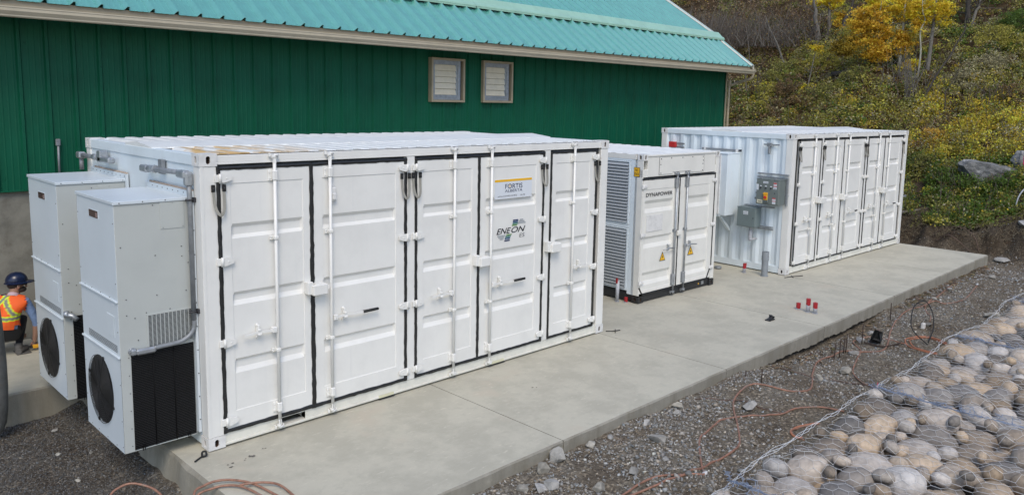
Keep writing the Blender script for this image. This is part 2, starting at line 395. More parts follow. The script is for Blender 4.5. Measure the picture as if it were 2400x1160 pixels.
# ------------------------------------------------------------------ terrain
def sm(a, b, t): t = np.clip((t-a)/(b-a), 0, 1); return t*t*(3-2*t)
def wn(x, y): return (np.sin(x*1.3+y*.7)+np.sin(x*.61-y*1.9+1.3)+np.sin(x*2.7+y*2.3+.5)*.5+np.sin(x*.31+y*.37)*1.2)/3.7
def H(x, y):
    x = np.asarray(x, float); y = np.asarray(y, float)
    zf = np.interp(x, [-9, -.6, 0, 1.5, 3, 4.5, 6, 7.2, 8, 10.5, 11.6, 15, 18], [-.34, -.32, -.17, -.15, -.12, -.15, -.12, -.24, -.3, -.31, -.2, -.2, -.24])
    z = zf+.02*wn(x*2.2, y*2.2)+.03*sm(-2.4, -3.4, y)*wn(x*.9, y)
    pit = sm(-.1, -.6, x)*sm(-1.6, -.4, y)
    z = z-.05*pit
    toe = 18.75+.35*np.sin(y*.8+.5)+.15*np.sin(y*2.3)
    d = x-toe
    bank = sm(0, 1.2, d)*(.75+.12*np.sin(y*1.7))
    d2 = np.maximum(d-1.3, 0)
    hill = d2*.50+.25*sm(0, 6, d2)*wn(x*.5, y*.5)+.08*wn(x*1.5, y*1.5)*sm(0, 1, d2)
    hill = np.where(d2 > 30, 30*.5+(d2-30)*.42+.25*wn(x*.5, y*.5), hill)
    return z+bank+hill
def h(x, y): return float(H(x, y))
def axis(pts):
    out = []
    for (a, b, s) in pts: out += list(np.arange(a, b, s))
    return np.array(out+[pts[-1][1]])
gx = axis([(-60, -8, 4), (-8, -1.4, .4), (-1.4, 8, .05), (8, 21.5, .09), (21.5, 45, .5), (45, 110, 5)])
gy = axis([(-60, -7, 4), (-7, -4.3, .3), (-4.3, 3.4, .055), (3.4, 20, .4), (20, 90, 5)])
X, Y = np.meshgrid(gx, gy); Zt = H(X, Y)
fine = sm(30, 22, X)*sm(-9, -6, Y)*sm(8, 4, Y)*sm(-3, -1, X)
def vnoise(X, Y, s, seed):
    r = np.random.default_rng(seed).random((256, 256)); x = X*s+100; y = Y*s+100; xi = np.floor(x).astype(int); yi = np.floor(y).astype(int)
    fx = x-xi; fy = y-yi; fx = fx*fx*(3-2*fx); fy = fy*fy*(3-2*fy)
    g = lambda a, b: r[a % 256, b % 256]
    return (g(xi, yi)*(1-fx)+g(xi+1, yi)*fx)*(1-fy)+(g(xi, yi+1)*(1-fx)+g(xi+1, yi+1)*fx)*fy
rough = (vnoise(X, Y, 2, 1)-.5)*.05+(vnoise(X, Y, 6, 2)-.5)*.035+(vnoise(X, Y, 15, 3)-.5)*.018
bankm = sm(18.4, 19.2, X)*sm(21.5, 20, X)
rough = rough+bankm*((vnoise(X, Y, 3, 5)-.5)*.28+(vnoise(X, Y, 8, 6)-.5)*.14)
Zt = Zt+rough*fine
base = np.ones(X.shape+(3,))
def tint(mask, c):
    global base
    base = base*(1-mask[..., None])+base*np.array(c)*mask[..., None]
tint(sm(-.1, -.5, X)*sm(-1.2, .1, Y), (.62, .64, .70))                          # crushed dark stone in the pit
base = base*np.array([1.05, 1.0, .89])
tint(sm(18.3, 19.2, X), (.40, .36, .32))
tint(sm(13, 17, X)*sm(-2.4, -3.0, Y), (.82, .78, .74))
tint(sm(21, 23, X), (.75, .62, .38))
nx, ny = len(gx), len(gy); I = np.arange(nx*ny).reshape(ny, nx)
Fq = np.stack([I[:-1, :-1], I[:-1, 1:], I[1:, 1:], I[1:, :-1]], -1).reshape(-1, 4)
g = bulk('ground', np.stack([X, Y, Zt], -1).reshape(-1, 3), Fq, base.reshape(-1, 3), M['soil'])
g.data.polygons.foreach_set('use_smooth', [True]*len(g.data.polygons)); tag(g, kind='structure')
def hg(x, y):   # ground height including the fine roughness
    i = min(max(np.searchsorted(gx, x)-1, 0), nx-2); j = min(max(np.searchsorted(gy, y)-1, 0), ny-2)
    fx = (x-gx[i])/(gx[i+1]-gx[i]); fy = (y-gy[j])/(gy[j+1]-gy[j])
    return float((Zt[j, i]*(1-fx)+Zt[j, i+1]*fx)*(1-fy)+(Zt[j+1, i]*(1-fx)+Zt[j+1, i+1]*fx)*fy)

# ------------------------------------------------------------------ concrete pad
pad = empty('concrete_pad', (0, 0, 0), kind='structure')
xb = [-.27, 2.75, 5.98, 8.98, 12.0, 15.05, 18.12]
YF = -2.18
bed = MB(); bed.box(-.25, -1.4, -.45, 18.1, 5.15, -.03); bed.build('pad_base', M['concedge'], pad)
for i in range(6):
    m = MB(); x0, x1 = xb[i]+(.005 if i else 0), xb[i+1]-(.005 if i < 5 else 0)
    c = .018; n = max(12, int((x1-x0)/.035)); xs = np.linspace(x0, x1, n)
    def zb(x):
        if 6.9 < x < 11.6: return -.19-.03*math.sin((x-6.9)/4.7*PI)+.010*math.sin(x*5)+.007*math.sin(x*23)+.005*math.sin(x*51)
        return -.42
    m.mi = 0
    m.grid([x0+(c if i == 0 else 0), x1-(c if i == 5 else 0)], [YF+c, 5.2], lambda x, y: (x, y, 0))
    m.mi = 1
    wob = lambda x: .004*math.sin(x*7)+.003*math.sin(x*17)
    m.grid(xs, [0, 1, 2, 3, 4], lambda x, k: [(x, YF+c, 0), (x, YF+wob(x), -.016), (x, YF+wob(x), -.05), (x, YF+.006+wob(x), zb(x)), (x, YF+.9, zb(x)-.02)][k])
    if i == 0:
        ys = np.linspace(YF, 3.0, 60); wl = lambda y: -.27-.07*sm(-1.0, -2.0, y)-.0+.012*math.sin(y*5)+.008*math.sin(y*13)
        m.grid(ys, [0, 1, 2], lambda y, k: [(x0+c, y, 0), (float(wl(y))-.005, y, -.03), (float(wl(y))-.06, y, -.5)][k])
    if i == 5: m.grid([YF, 5.2], [0, 1, 2], lambda y, k: [(x1-c, y, 0), (x1, y, -.02), (x1, y, -.5)][k])
    if i: m.add([(x0, YF, 0), (x0, 5.2, 0), (x0, 5.2, -.1), (x0, YF, -.1)], [(0, 1, 2, 3)])
    if i < 5: m.add([(x1, YF, 0), (x1, 5.2, 0), (x1, 5.2, -.1), (x1, YF, -.1)], [(0, 1, 2, 3)])
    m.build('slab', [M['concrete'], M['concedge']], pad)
ap = MB(); ap.mi = 0; ap.grid([-7, -.275], [3.02, 5.2], lambda x, y: (x, y, 0))
ap.mi = 1; ap.grid(np.linspace(-7, -.275, 60), [0, 1, 2], lambda x, k: [(x, 3.02, 0), (x, 3.0+.003*math.sin(x*9), -.018), (x, 3.0+.004*math.sin(x*7), -.5)][k])
tag(ap.build('concrete_walkway', [M['concrete'], M['concedge']]), kind='structure')
# ------------------------------------------------------------------ green metal building
bld = empty('metal_building', (6, 5.2, 0), label='long green metal-clad building with a teal ribbed roof behind the containers', cat='building')
BO = Vector((6, 5.2, 0))
def bobj(m, name, mats, parent=None):          # meshes are written in world coordinates and shifted to the building's origin
    m.v = [(a-6, b-5.2, c) for a, b, c in m.v]; return m.build(name, mats, parent or bld)
m = MB(); m.box(-7, 5.235, -.45, 18.02, 5.42, 2.12); bobj(m, 'foundation_wall', M['foundation'])
m = MB(); m.box(-7, 5.26, 2.12, 18.0, 5.4, 4.44); bobj(m, 'wall_core', M['greenwall'])
# wall sheet: three ribs at .336, shared mesh
RP = .336; PW = 3*RP
def rib_profile(w, ht, minor):
    p = []
    for k in range(3):
        o = k*RP
        p += [(o, ht), (o+.02, ht), (o+.038, 0)]
        for q in (.115, .19, .265):
            p += [(o+q-.012, 0), (o+q-.006, minor), (o+q+.006, minor), (o+q+.012, 0)]
        p += [(o+RP-.036, 0), (o+RP-.018, ht)]
    p.append((w, ht)); return p
prof = rib_profile(PW, .034, .003)
def wall_panel_mb(zlo, zhi):
    m = MB(); n = len(prof); vs = []
    for z in (zlo, zhi): vs += [(a, -b, z) for a, b in prof]
    m.add(vs, [(i, i+1, n+i+1, n+i) for i in range(n-1)])
    for k in range(3):
        for z in (2.26, 2.88, 3.49, 4.1):
            m.disc((k*RP+.085, -.001, z), (0, -1, 0), .009, .006, 6)
    for z in np.arange(2.3, 4.3, .305): m.disc((.006, -.034, float(z)), (0, -1, 0), .009, .006, 6)
    return m
wp = None; WZ0, WZ1 = 2.10, 4.44
for k in range(-7, 18):
    x0 = .80+PW*k
    if wp is None: wp = wall_panel_mb(WZ0, WZ1).build('wall_panel', M['greenwall'], bld); o = wp
    else: o = wp.copy(); COL.objects.link(o)
    o.location = (x0-6, .0, 0)
    if k == 17: o.scale = ((18.05-x0)/PW, 1, 1)
m = MB(); m.box(-7, 5.17, 2.085, 18.03, 5.23, 2.103, .003); bobj(m, 'base_trim', M['greenwall'])
m = MB(); m.box(18.03, 5.155, 0, 18.10, 5.28, 4.42, .004); bobj(m, 'corner_trim', M['beige'])
m = MB(); m.add([(18.06, 5.25, 0), (18.06, 14.7, 0), (18.06, 14.7, 4.6), (18.06, 9.95, 8.15), (18.06, 5.25, 4.6)], [(0, 1, 2, 3, 4)]); bobj(m, 'gable_wall', M['greenwall'])
m = MB(); m.box(-7, 14.6, 0, 18.05, 14.75, 4.6); bobj(m, 'rear_wall', M['greenwall'])
# roof panels
def roof_panel_mb(y0, z0, y1, z1, pr):
    m = MB(); n = len(pr); vs = []
    L_ = math.hypot(y1-y0, z1-z0); ny_, nz_ = -(z1-z0)/L_, (y1-y0)/L_
    for (y, z) in ((y0, z0), (y1, z1)): vs += [(a, y+ny_*b, z+nz_*b) for a, b in pr]
    m.add(vs, [(i, i+1, n+i+1, n+i) for i in range(n-1)])
    for k in range(3):
        for t in (.06, .36, .66, .94) if L_ < 3 else (.05, .15, .25, .35, .5, .65, .8, .95):
            for dx in (.05, .30):
                m.disc((k*RP+dx, y0+(y1-y0)*t, z0+(z1-z0)*t), (0, ny_, nz_), .009, .007, 6)
    # thickness lip at the eave
    m.add([(a, y0+ny_*b, z0+nz_*b) for a, b in pr]+[(a, y0+ny_*b+.002, z0+nz_*b-.004) for a, b in pr], [(i, i+1, n+i+1, n+i) for i in range(n-1)])
    return m
rprof = []
for k in range(3):
    o = k*RP
    rprof += [(o, .060), (o+.010, .060), (o+.018, 0)]
    for q in (.115, .19, .265): rprof += [(o+q-.014, 0), (o+q-.006, .003), (o+q+.006, .003), (o+q+.014, 0)]
    rprof += [(o+RP-.055, 0), (o+RP-.014, .060)]
rprof.append((PW, .060))
def shift(m, dx, dy): m.v = [(a+dx, b+dy, c) for a, b, c in m.v]; return m
proto = {}
RX1 = 18.27
for k in range(-7, 18):
    x0 = .30+PW*k
    for key, seg in (('lo', (4.47, 4.585, 5.56, 5.37)), ('up', (5.66, 5.475, 9.95, 8.18))):
        if key not in proto:
            proto[key] = o = shift(roof_panel_mb(*seg, rprof), 0, -5.2).build('roof_panel', M['greenroof'], bld)
        else:
            o = proto[key].copy(); COL.objects.link(o)
        o.location = (x0-6, 0, 0)
        if x0+PW > RX1:
            o.scale = (max(.02, (RX1-x0)/PW), 1, 1)
m = MB(); m.add([(-7, 9.95, 8.2), (18.3, 9.95, 8.2), (18.3, 15.2, 4.5), (-7, 15.2, 4.5)], [(0, 1, 2, 3)]); bobj(m, 'rear_roof', M['greenroof'])
m = MB(); m.tube([(-7, 9.95, 8.21), (18.3, 9.95, 8.21)], .08, 6); bobj(m, 'ridge_cap', M['band'])
# transition flashing: separate lengths
for a, b in ((-7, -.9), (-.9, 2.2), (2.2, 5.25), (5.25, 8.3), (8.3, 11.35), (11.35, 14.4), (14.4, 18.36)):
    m = MB(); P = [(5.50, 5.345), (5.51, 5.375), (5.60, 5.436), (5.73, 5.56), (5.745, 5.545)]
    vs = [(a+.002, y-.02, z+.078) for y, z in P]+[(b-.002, y-.02, z+.078) for y, z in P]; m.add(vs, [(i, i+1, 5+i+1, 5+i) for i in range(4)])
    m.add([(a+.01, 5.482, 5.385), (b-.01, 5.482, 5.385), (b-.01, 5.482, 5.42), (a+.01, 5.482, 5.42)], [(0, 1, 2, 3)])
    bobj(m, 'roof_flashing', M['band'])
# rake trim
m = MB()
for (ya, za, yb, zb_) in ((4.44, 4.575, 5.63, 5.425), (5.63, 5.47, 9.95, 8.2)):
    m.add([(x, y, z+dz) for (y, z) in ((ya, za), (yb, zb_)) for (x, dz) in ((18.19, .045), (18.34, .05), (18.345, -.13), (18.18, .02))], [(0, 1, 5, 4), (1, 2, 6, 5), (3, 0, 4, 7), (2, 3, 7, 6)])
bobj(m, 'rake_trim', M['rake'])
# fascia, gutter, soffit
m = MB(); m.box(-7, 4.505, 4.43, 18.33, 4.535, 4.592, .003); bobj(m, 'fascia', M['beige'])
m = MB(); m.box(-7, 4.535, 4.435, 18.3, 5.3, 4.447); bobj(m, 'soffit', M['beige'])
P = [(4.503, 4.50), (4.503, 4.372), (4.43, 4.372), (4.418, 4.385), (4.418, 4.40), (4.40, 4.425), (4.385, 4.447), (4.385, 4.485), (4.378, 4.488), (4.378, 4.503), (4.392, 4.503), (4.392, 4.485)]
m = MB(); m.add([(x, y, z) for x in (-7, 18.36) for y, z in P], [(i, i+1, 12+i+1, 12+i) for i in range(11)]); m.add([(18.36, y, z) for y, z in P[:10]], [tuple(range(10))])
bobj(m, 'gutter', M['gutter'])
m = MB(); m.tube(smooth_path([(18.30, 4.44, 4.38), (18.31, 4.46, 4.30), (18.30, 4.56, 4.22), (18.26, 4.9, 4.12), (18.17, 5.08, 4.03), (18.15, 5.12, 3.9), (18.15, 5.12, .1)], 5), .04, 8); bobj(m, 'downspout', M['beige'])
# shuttered wall vents
def vent(x0, x1, z0, z1):
    m = MB(); d = .10; yw = 5.185-d; t = .045
    m.box(x0, yw, z0, x0+t, 5.2, z1, .004); m.box(x1-t, yw, z0, x1, 5.2, z1, .004)
    m.box(x0+t, yw+.002, z1-t, x1-t, 5.2, z1-.001, .004); m.box(x0+t, yw+.002, z0+.001, x1-t, 5.2, z0+t, .004)
    v = bobj(m, 'wall_vent', M['beige'])
    m = MB(); q = t+.0; a0, a1, b0, b1 = x0+q, x1-q, z0+q, z1-q
    yg = yw+.035
    m.box(a0, yg, b0, a0+.06, 5.19, b1, .003); m.box(a1-.12, yg, b0, a1-.055, 5.19, b1, .003)
    m.box(a0+.06, yg+.002, b1-.085, a1-.12, 5.19, b1, .003); m.box(a0+.06, yg+.002, b0, a1-.12, 5.19, b0+.10, .003)
    m.box(a0+.06, yg-.006, b0+.05, a1-.12, yg+.003, b0+.062)
    m.box(a1-.155, yg+.03, b0+.1, a1-.12, 5.19, b1-.085)
    for z in (b0+.05, (b0+b1)/2, b1-.1):
        m.disc((a0+.02, yg, z), (0, -1, 0), .006); m.disc((a1-.085, yg, z), (0, -1, 0), .006)
    bobj(m, 'vent_frame', M['galv'], v).location = (0, 0, 0)
    s0, s1 = b0+.10, b1-.085; n = 5; hh = (s1-s0)/n
    for i in range(n):
        m = MB(); z = s0+i*hh
        m.add([(a0+.062, yg+.015, z+.004), (a1-.156, yg+.015, z+.004), (a1-.156, yg+.042, z+hh), (a0+.062, yg+.042, z+hh), (a0+.062, yg+.022, z+.001), (a1-.156, yg+.022, z+.001)], [(0, 1, 2, 3), (0, 4, 5, 1)])
        bobj(m, 'vent_slat', M['shutter'], v)
    m = MB(); m.box(a0, 5.17, b0, a1, 5.192, b1); bobj(m, 'vent_backing', M['dark'], v)
vent(6.80, 7.67, 3.40, 4.275); vent(8.18, 9.05, 3.405, 4.28)
m = MB(); m.tube([(.19, 5.14, 2.28), (.195, 5.14, 2.72)], .016, 8); m.box(.165, 5.115, 2.7, .225, 5.165, 2.80, .012)
tag(m.build('wall_conduit', M['conduit']), 'thin grey conduit with rounded fitting on the green wall behind the far air conditioner', 'conduit')

# ------------------------------------------------------------------ containers
def oval(m, o, ax, up, nrm, wd, ht, ow, oh, depth, wall_mi, cav_mi):
    """rectangular face with a real oval opening: o centre, ax/up unit axes, nrm outward"""
    o, ax, up, nrm = map(Vector, (o, ax, up, nrm)); N_ = 20; R = []; E_ = []; 
    for i in range(N_):
        a = 2*PI*(i+.5)/N_; c, s = math.cos(a), math.sin(a)
        ex, ez = ow*c, (oh-ow)*(1 if s > 0 else -1)+ow*s
        E_.append(o+ax*ex+up*ez)
        k = max(abs(c)/(wd/2), abs(s)/(ht/2)); R.append(o+ax*(c/k)+up*(s/k))
    m.mi = wall_mi; m.add(R+E_, [(i, (i+1) % N_, N_+(i+1) % N_, N_+i) for i in range(N_)])
    corners = [o+ax*(sx*wd/2)+up*(sz*ht/2) for sx, sz in ((1, 1), (-1, 1), (-1, -1), (1, -1))]
    for cn in corners:
        d = sorted(range(N_), key=lambda i: (R[i]-cn).length)[:2]; m.add([cn, R[d[0]], R[d[1]]], [(0, 1, 2)])
    m.add(E_+[e-nrm*.014 for e in E_], [(i, (i+1) % N_, N_+(i+1) % N_, N_+i) for i in range(N_)])
    m.mi = cav_mi; m.add([e-nrm*.014 for e in E_]+[e-nrm*depth for e in E_], [(i, (i+1) % N_, N_+(i+1) % N_, N_+i) for i in range(N_)]); m.add([e-nrm*depth for e in E_], [tuple(range(N_))])
    m.mi = wall_mi
def casting(par, x, y, z, sx, sy, sz, mt, wx=.17, wy=.165, wz=.118):
    """corner casting; (x,y,z) its outermost corner, s* the direction it extends"""
    m = MB(); x0, x1 = sorted((x, x+sx*wx)); y0, y1 = sorted((y, y+sy*wy)); z0, z1 = sorted((z, z+sz*wz)); c = .0
    cx_, cy_, cz_ = (x0+x1)/2, (y0+y1)/2, (z0+z1)/2
    fy = y0 if sy > 0 else y1; fx = x0 if sx > 0 else x1
    oval(m, (cx_, fy, cz_), (1, 0, 0), (0, 0, 1), (0, -sy, 0), wx, wz, .021, .038, .09, 0, 1)
    oval(m, (fx, cy_, cz_), (0, 1, 0), (0, 0, 1), (-sx, 0, 0), wy, wz, .021, .038, .09, 0, 1)
    m.mi = 0
    oy = y1 if sy > 0 else y0; ox = x1 if sx > 0 else x0
    m.add([(x0, oy, z0), (x1, oy, z0), (x1, oy, z1), (x0, oy, z1)], [(0, 1, 2, 3)]); m.add([(ox, y0, z0), (ox, y1, z0), (ox, y1, z1), (ox, y0, z1)], [(0, 1, 2, 3)])
    for zz in (z0, z1): m.add([(x0, y0, zz), (x1, y0, zz), (x1, y1, zz), (x0, y1, zz)], [(0, 1, 2, 3)])
    return m.build('corner_casting', [M[mt], M['cav']], par)

def tape(par, pts, wd, seed, name='door_seal'):
    """black gasket along a polyline of (x,z) points on the door plane, with a slightly ragged edge"""
    r = random.Random(seed); m = MB()
    for (xa, za), (xb_, zb_), in zip(pts[:-1], pts[1:]):
        L_ = math.hypot(xb_-xa, zb_-za); n = max(2, int(L_/.05)); dx, dz = (xb_-xa)/L_, (zb_-za)/L_; px, pz = -dz, dx
        rows = []
        for i in range(n+1):
            t = i/n; ext = (-.5*wd if i == 0 else (.5*wd if i == n else 0)); x = xa+dx*(L_*t+ext); z = za+dz*(L_*t+ext)
            wl_ = wd/2*(1+r.uniform(-.18, .22)); wr_ = wd/2*(1+r.uniform(-.18, .22)); o = r.uniform(-.003, .003)
            rows.append(((x-px*wl_, z-pz*wl_), (x+px*o, z+pz*o), (x+px*wr_, z+pz*wr_)))
        vs = []
        for a, b, c in rows: vs += [(a[0], .002, a[1]), (a[0], -.006, a[1]), (b[0], -.012, b[1]), (c[0], -.006, c[1]), (c[0], .002, c[1])]
        m.add(vs, [(5*i+k, 5*i+k+1, 5*i+6+k, 5*i+5+k) for i in range(n) for k in range(4)])
    return m.build(name, M['seal'], par)

def door_leaf(par, x0, x1, z0, z1, xi0, xi1, grooves, mt, zt, zb_, dep=.036, gx=.0):
    sl_ = .014
    xs = [x0, xi0-.004, xi0, xi0+gx, xi0+gx+sl_, xi1-gx-sl_, xi1-gx, xi1, xi1+.004, x1]
    zs = [z0, zb_-.004, zb_]
    for (a, b, c, d) in reversed(grooves): zs += [d, c, b, a]
    zs += [zt, zt+.004, z1]
    def dp(i, j):
        x, z = xs[i], zs[j]; base_ = 0.0
        if 2 <= i <= 7 and 2 <= j <= len(zs)-3: base_ = .007
        if 4 <= i <= 5:
            for (a, b, c, d) in grooves:
                if c-1e-6 <= z <= b+1e-6: base_ = dep
        return base_
    m = MB(); nxx = len(xs)
    vs = [(xs[i], dp(i, j), zs[j]) for j in range(len(zs)) for i in range(nxx)]
    m.add(vs, [(j*nxx+i, j*nxx+i+1, (j+1)*nxx+i+1, (j+1)*nxx+i) for j in range(len(zs)-1) for i in range(nxx-1)])
    m.add([(x0, 0, z0), (x1, 0, z0), (x1, 0, z1), (x0, 0, z1), (x0, .05, z0), (x1, .05, z0), (x1, .05, z1), (x0, .05, z1)], [(0, 1, 5, 4), (1, 2, 6, 5), (2, 3, 7, 6), (3, 0, 4, 7)])
    return m.build('door', M[mt], par)
def hinge(door, xs, z, side, mt, s=1.0):
    """side +1: blade reaches to +x from the knuckle at xs; -1 mirrored"""
    m = MB(); k = side; f = lambda a: xs+k*a
    m.tube([(xs, -.030, z-.045*s), (xs, -.030, z+.045*s)], .014*s, 10)
    m.box(f(-.045), -.022, z-.035*s, f(-.004), -.001, z+.035*s, .003)
    P = [(f(.004), z-.038*s), (f(.035), z-.040*s), (f(.105), z-.022*s), (f(.112), z-.012*s), (f(.112), z+.018*s), (f(.100), z+.028*s), (f(.035), z+.042*s), (f(.004), z+.040*s)]
    m.prism(P if k > 0 else P[::-1], -.034, -.012)
    m.box(f(.03), -.012, z-.02*s, f(.09), .001, z+.02*s)
    m.disc((f(.06), -.034, z), (0, -1, 0), .009, .005)
    return m.build('hinge', M[mt], door)
def lock_bar(door, x, z0, z1, mt, zg=(2.67, 2.04, .88, .27), r=.017, keepers=True):
    m = MB(); m.tube([(x, -.040, z0), (x, -.040, z1)], r, 12)
    big = (zg[0], zg[-1])
    for z in zg:
        hh = .055 if z in big else .022; ww = .036
        m.box(x-ww-.018, -.014, z-hh, x+ww-.01, -.001, z+hh, .003)                     # bracket plate
        m.box(x-.024, -.064, z-hh*.9, x+.024, -.014, z+hh*.9, .008)
        m.disc((x-.043, -.014, z+hh*.55), (0, -1, 0), .010, .007); m.disc((x-.043, -.014, z-hh*.55), (0, -1, 0), .010, .007)
    if keepers:
        for z, d in ((z0, -1), (z1, 1)):
            m.box(x-.016, -.056, z-d*.05, x+.016, -.028, z+d*.012, .004)
            m.box(x-.026, -.062, z+d*.0, x+.006, -.02, z+d*.026, .005); m.tube([(x-.012, -.048, z+d*.034), (x+.034, -.048, z+d*.026)], .011, 8)
            m.box(x-.046, -.034, z+d*.012, x-.030, .0, z+d*.050, .004); m.box(x+.030, -.050, z+d*.004, x+.046, .0, z+d*.046, .005)
    return m.build('locking_bar', M[mt], door)
def handle(door, xb_, xh, xe, z, mt, grip=None):
    """lever from the bar clamp at xb_ over the catch at xh to its end xe"""
    k = 1 if xe > xb_ else -1; m = MB(); m.mi = 0
    m.box(xb_-k*.0, -.066, z-.032, xb_+k*.052, -.018, z+.026, .005); m.disc((xb_+k*.026, -.066, z-.003), (0, -1, 0), .008, .004)
    pts = [(xb_+k*.05, z-.005), (xh-k*.01, z+.004), (xh+k*.05, z+.002), (xh+k*.11, z-.008), (xe, z-.004)]
    rows = []
    for (x, zz) in pts: rows += [(x, -.060, zz-.013), (x, -.060, zz+.013), (x, -.050, zz+.013), (x, -.050, zz-.013)]
    m.add(rows, [(4*i+j, 4*i+(j+1) % 4, 4*i+4+(j+1) % 4, 4*i+4+j) for i in range(len(pts)-1) for j in range(4)])
    m.box(xh-.012, -.04, z-.045, xh+.012, -.001, z+.075, .004)
    for dz in (.068, -.055): m.disc((xh, -.001, z+dz), (0, -1, 0), .020, .012, 10)
    m.box(xh-.02, -.07, z-.03, xh+.022, -.045, z-.008, .005); m.box(xh-.016, -.068, z+.016, xh+.014, -.04, z+.036, .005)
    if grip is not None:
        m.mi = 1; m.tube([(grip, -.055, z-.004), (xe+k*.006, -.055, z-.003)], [.017, .016], 10)
    return m.build('handle', [M[mt], M['rubber']], door)
def lock_box(par, x0, x1, z0, z1, mt='white'):
    m = MB(); wd = x1-x0
    m.box(x0, -.075, z0+.005, x0+wd*.28, -.001, z1+.022, .005)
    m.box(x0+wd*.22, -.105, z0-.008, x1, -.001, z1-.012, .007)
    m.box(x0+wd*.4, -.09, z1-.014, x1-.02, -.02, z1-.002, .003)
    return m.build('lock_box', M[mt], par)
def strap(par, x, ztop=2.61, zlow=2.32, hw=.053, skew=0.0):
    m = MB(); m.mi = 0
    for s_ in (-1, 1): m.box(x+s_*hw-.017, -.026, ztop-.068, x+s_*hw+.017, -.006, ztop, .003)
    m.mi = 2
    for s_ in (-1, 1): m.disc((x+s_*hw, -.026, ztop-.034), (0, -1, 0), .009, .006, 6)
    m.mi = 1; pts = []
    for i in range(15):
        t = i/14; a = PI*t; xx = x-hw*.95*math.cos(a)+skew*math.sin(a); zz = ztop-.062-(ztop-.062-zlow)*(math.sin(a)**.55); yy = -.020-.028*math.sin(a)
        pts.append((xx, yy, zz))
    for (a, b) in zip(pts[:-1], pts[1:]):
        w2 = .0135
        dx, dz = b[0]-a[0], b[2]-a[2]; L_ = math.hypot(dx, dz); px, pz = -dz/L_*w2, dx/L_*w2
        m.add([(a[0]-px, a[1], a[2]-pz), (a[0]+px, a[1], a[2]+pz), (b[0]+px, b[1], b[2]+pz), (b[0]-px, b[1], b[2]-pz), (a[0]-px, a[1]+.005, a[2]-pz), (a[0]+px, a[1]+.005, a[2]+pz), (b[0]+px, b[1]+.005, b[2]+pz), (b[0]-px, b[1]+.005, b[2]-pz)], [(0, 1, 2, 3), (4, 7, 6, 5), (0, 3, 7, 4), (1, 5, 6, 2)])
    return m.build('earth_strap', [M['rubber'], M['braid'], M['screw']], par)
GR = [(2.218, 2.180, 2.106, 2.072), (1.542, 1.508, 1.452, 1.408), (.868, .838, .768, .720)]
CW, CH, CL = 3.25, 2.90, 6.058

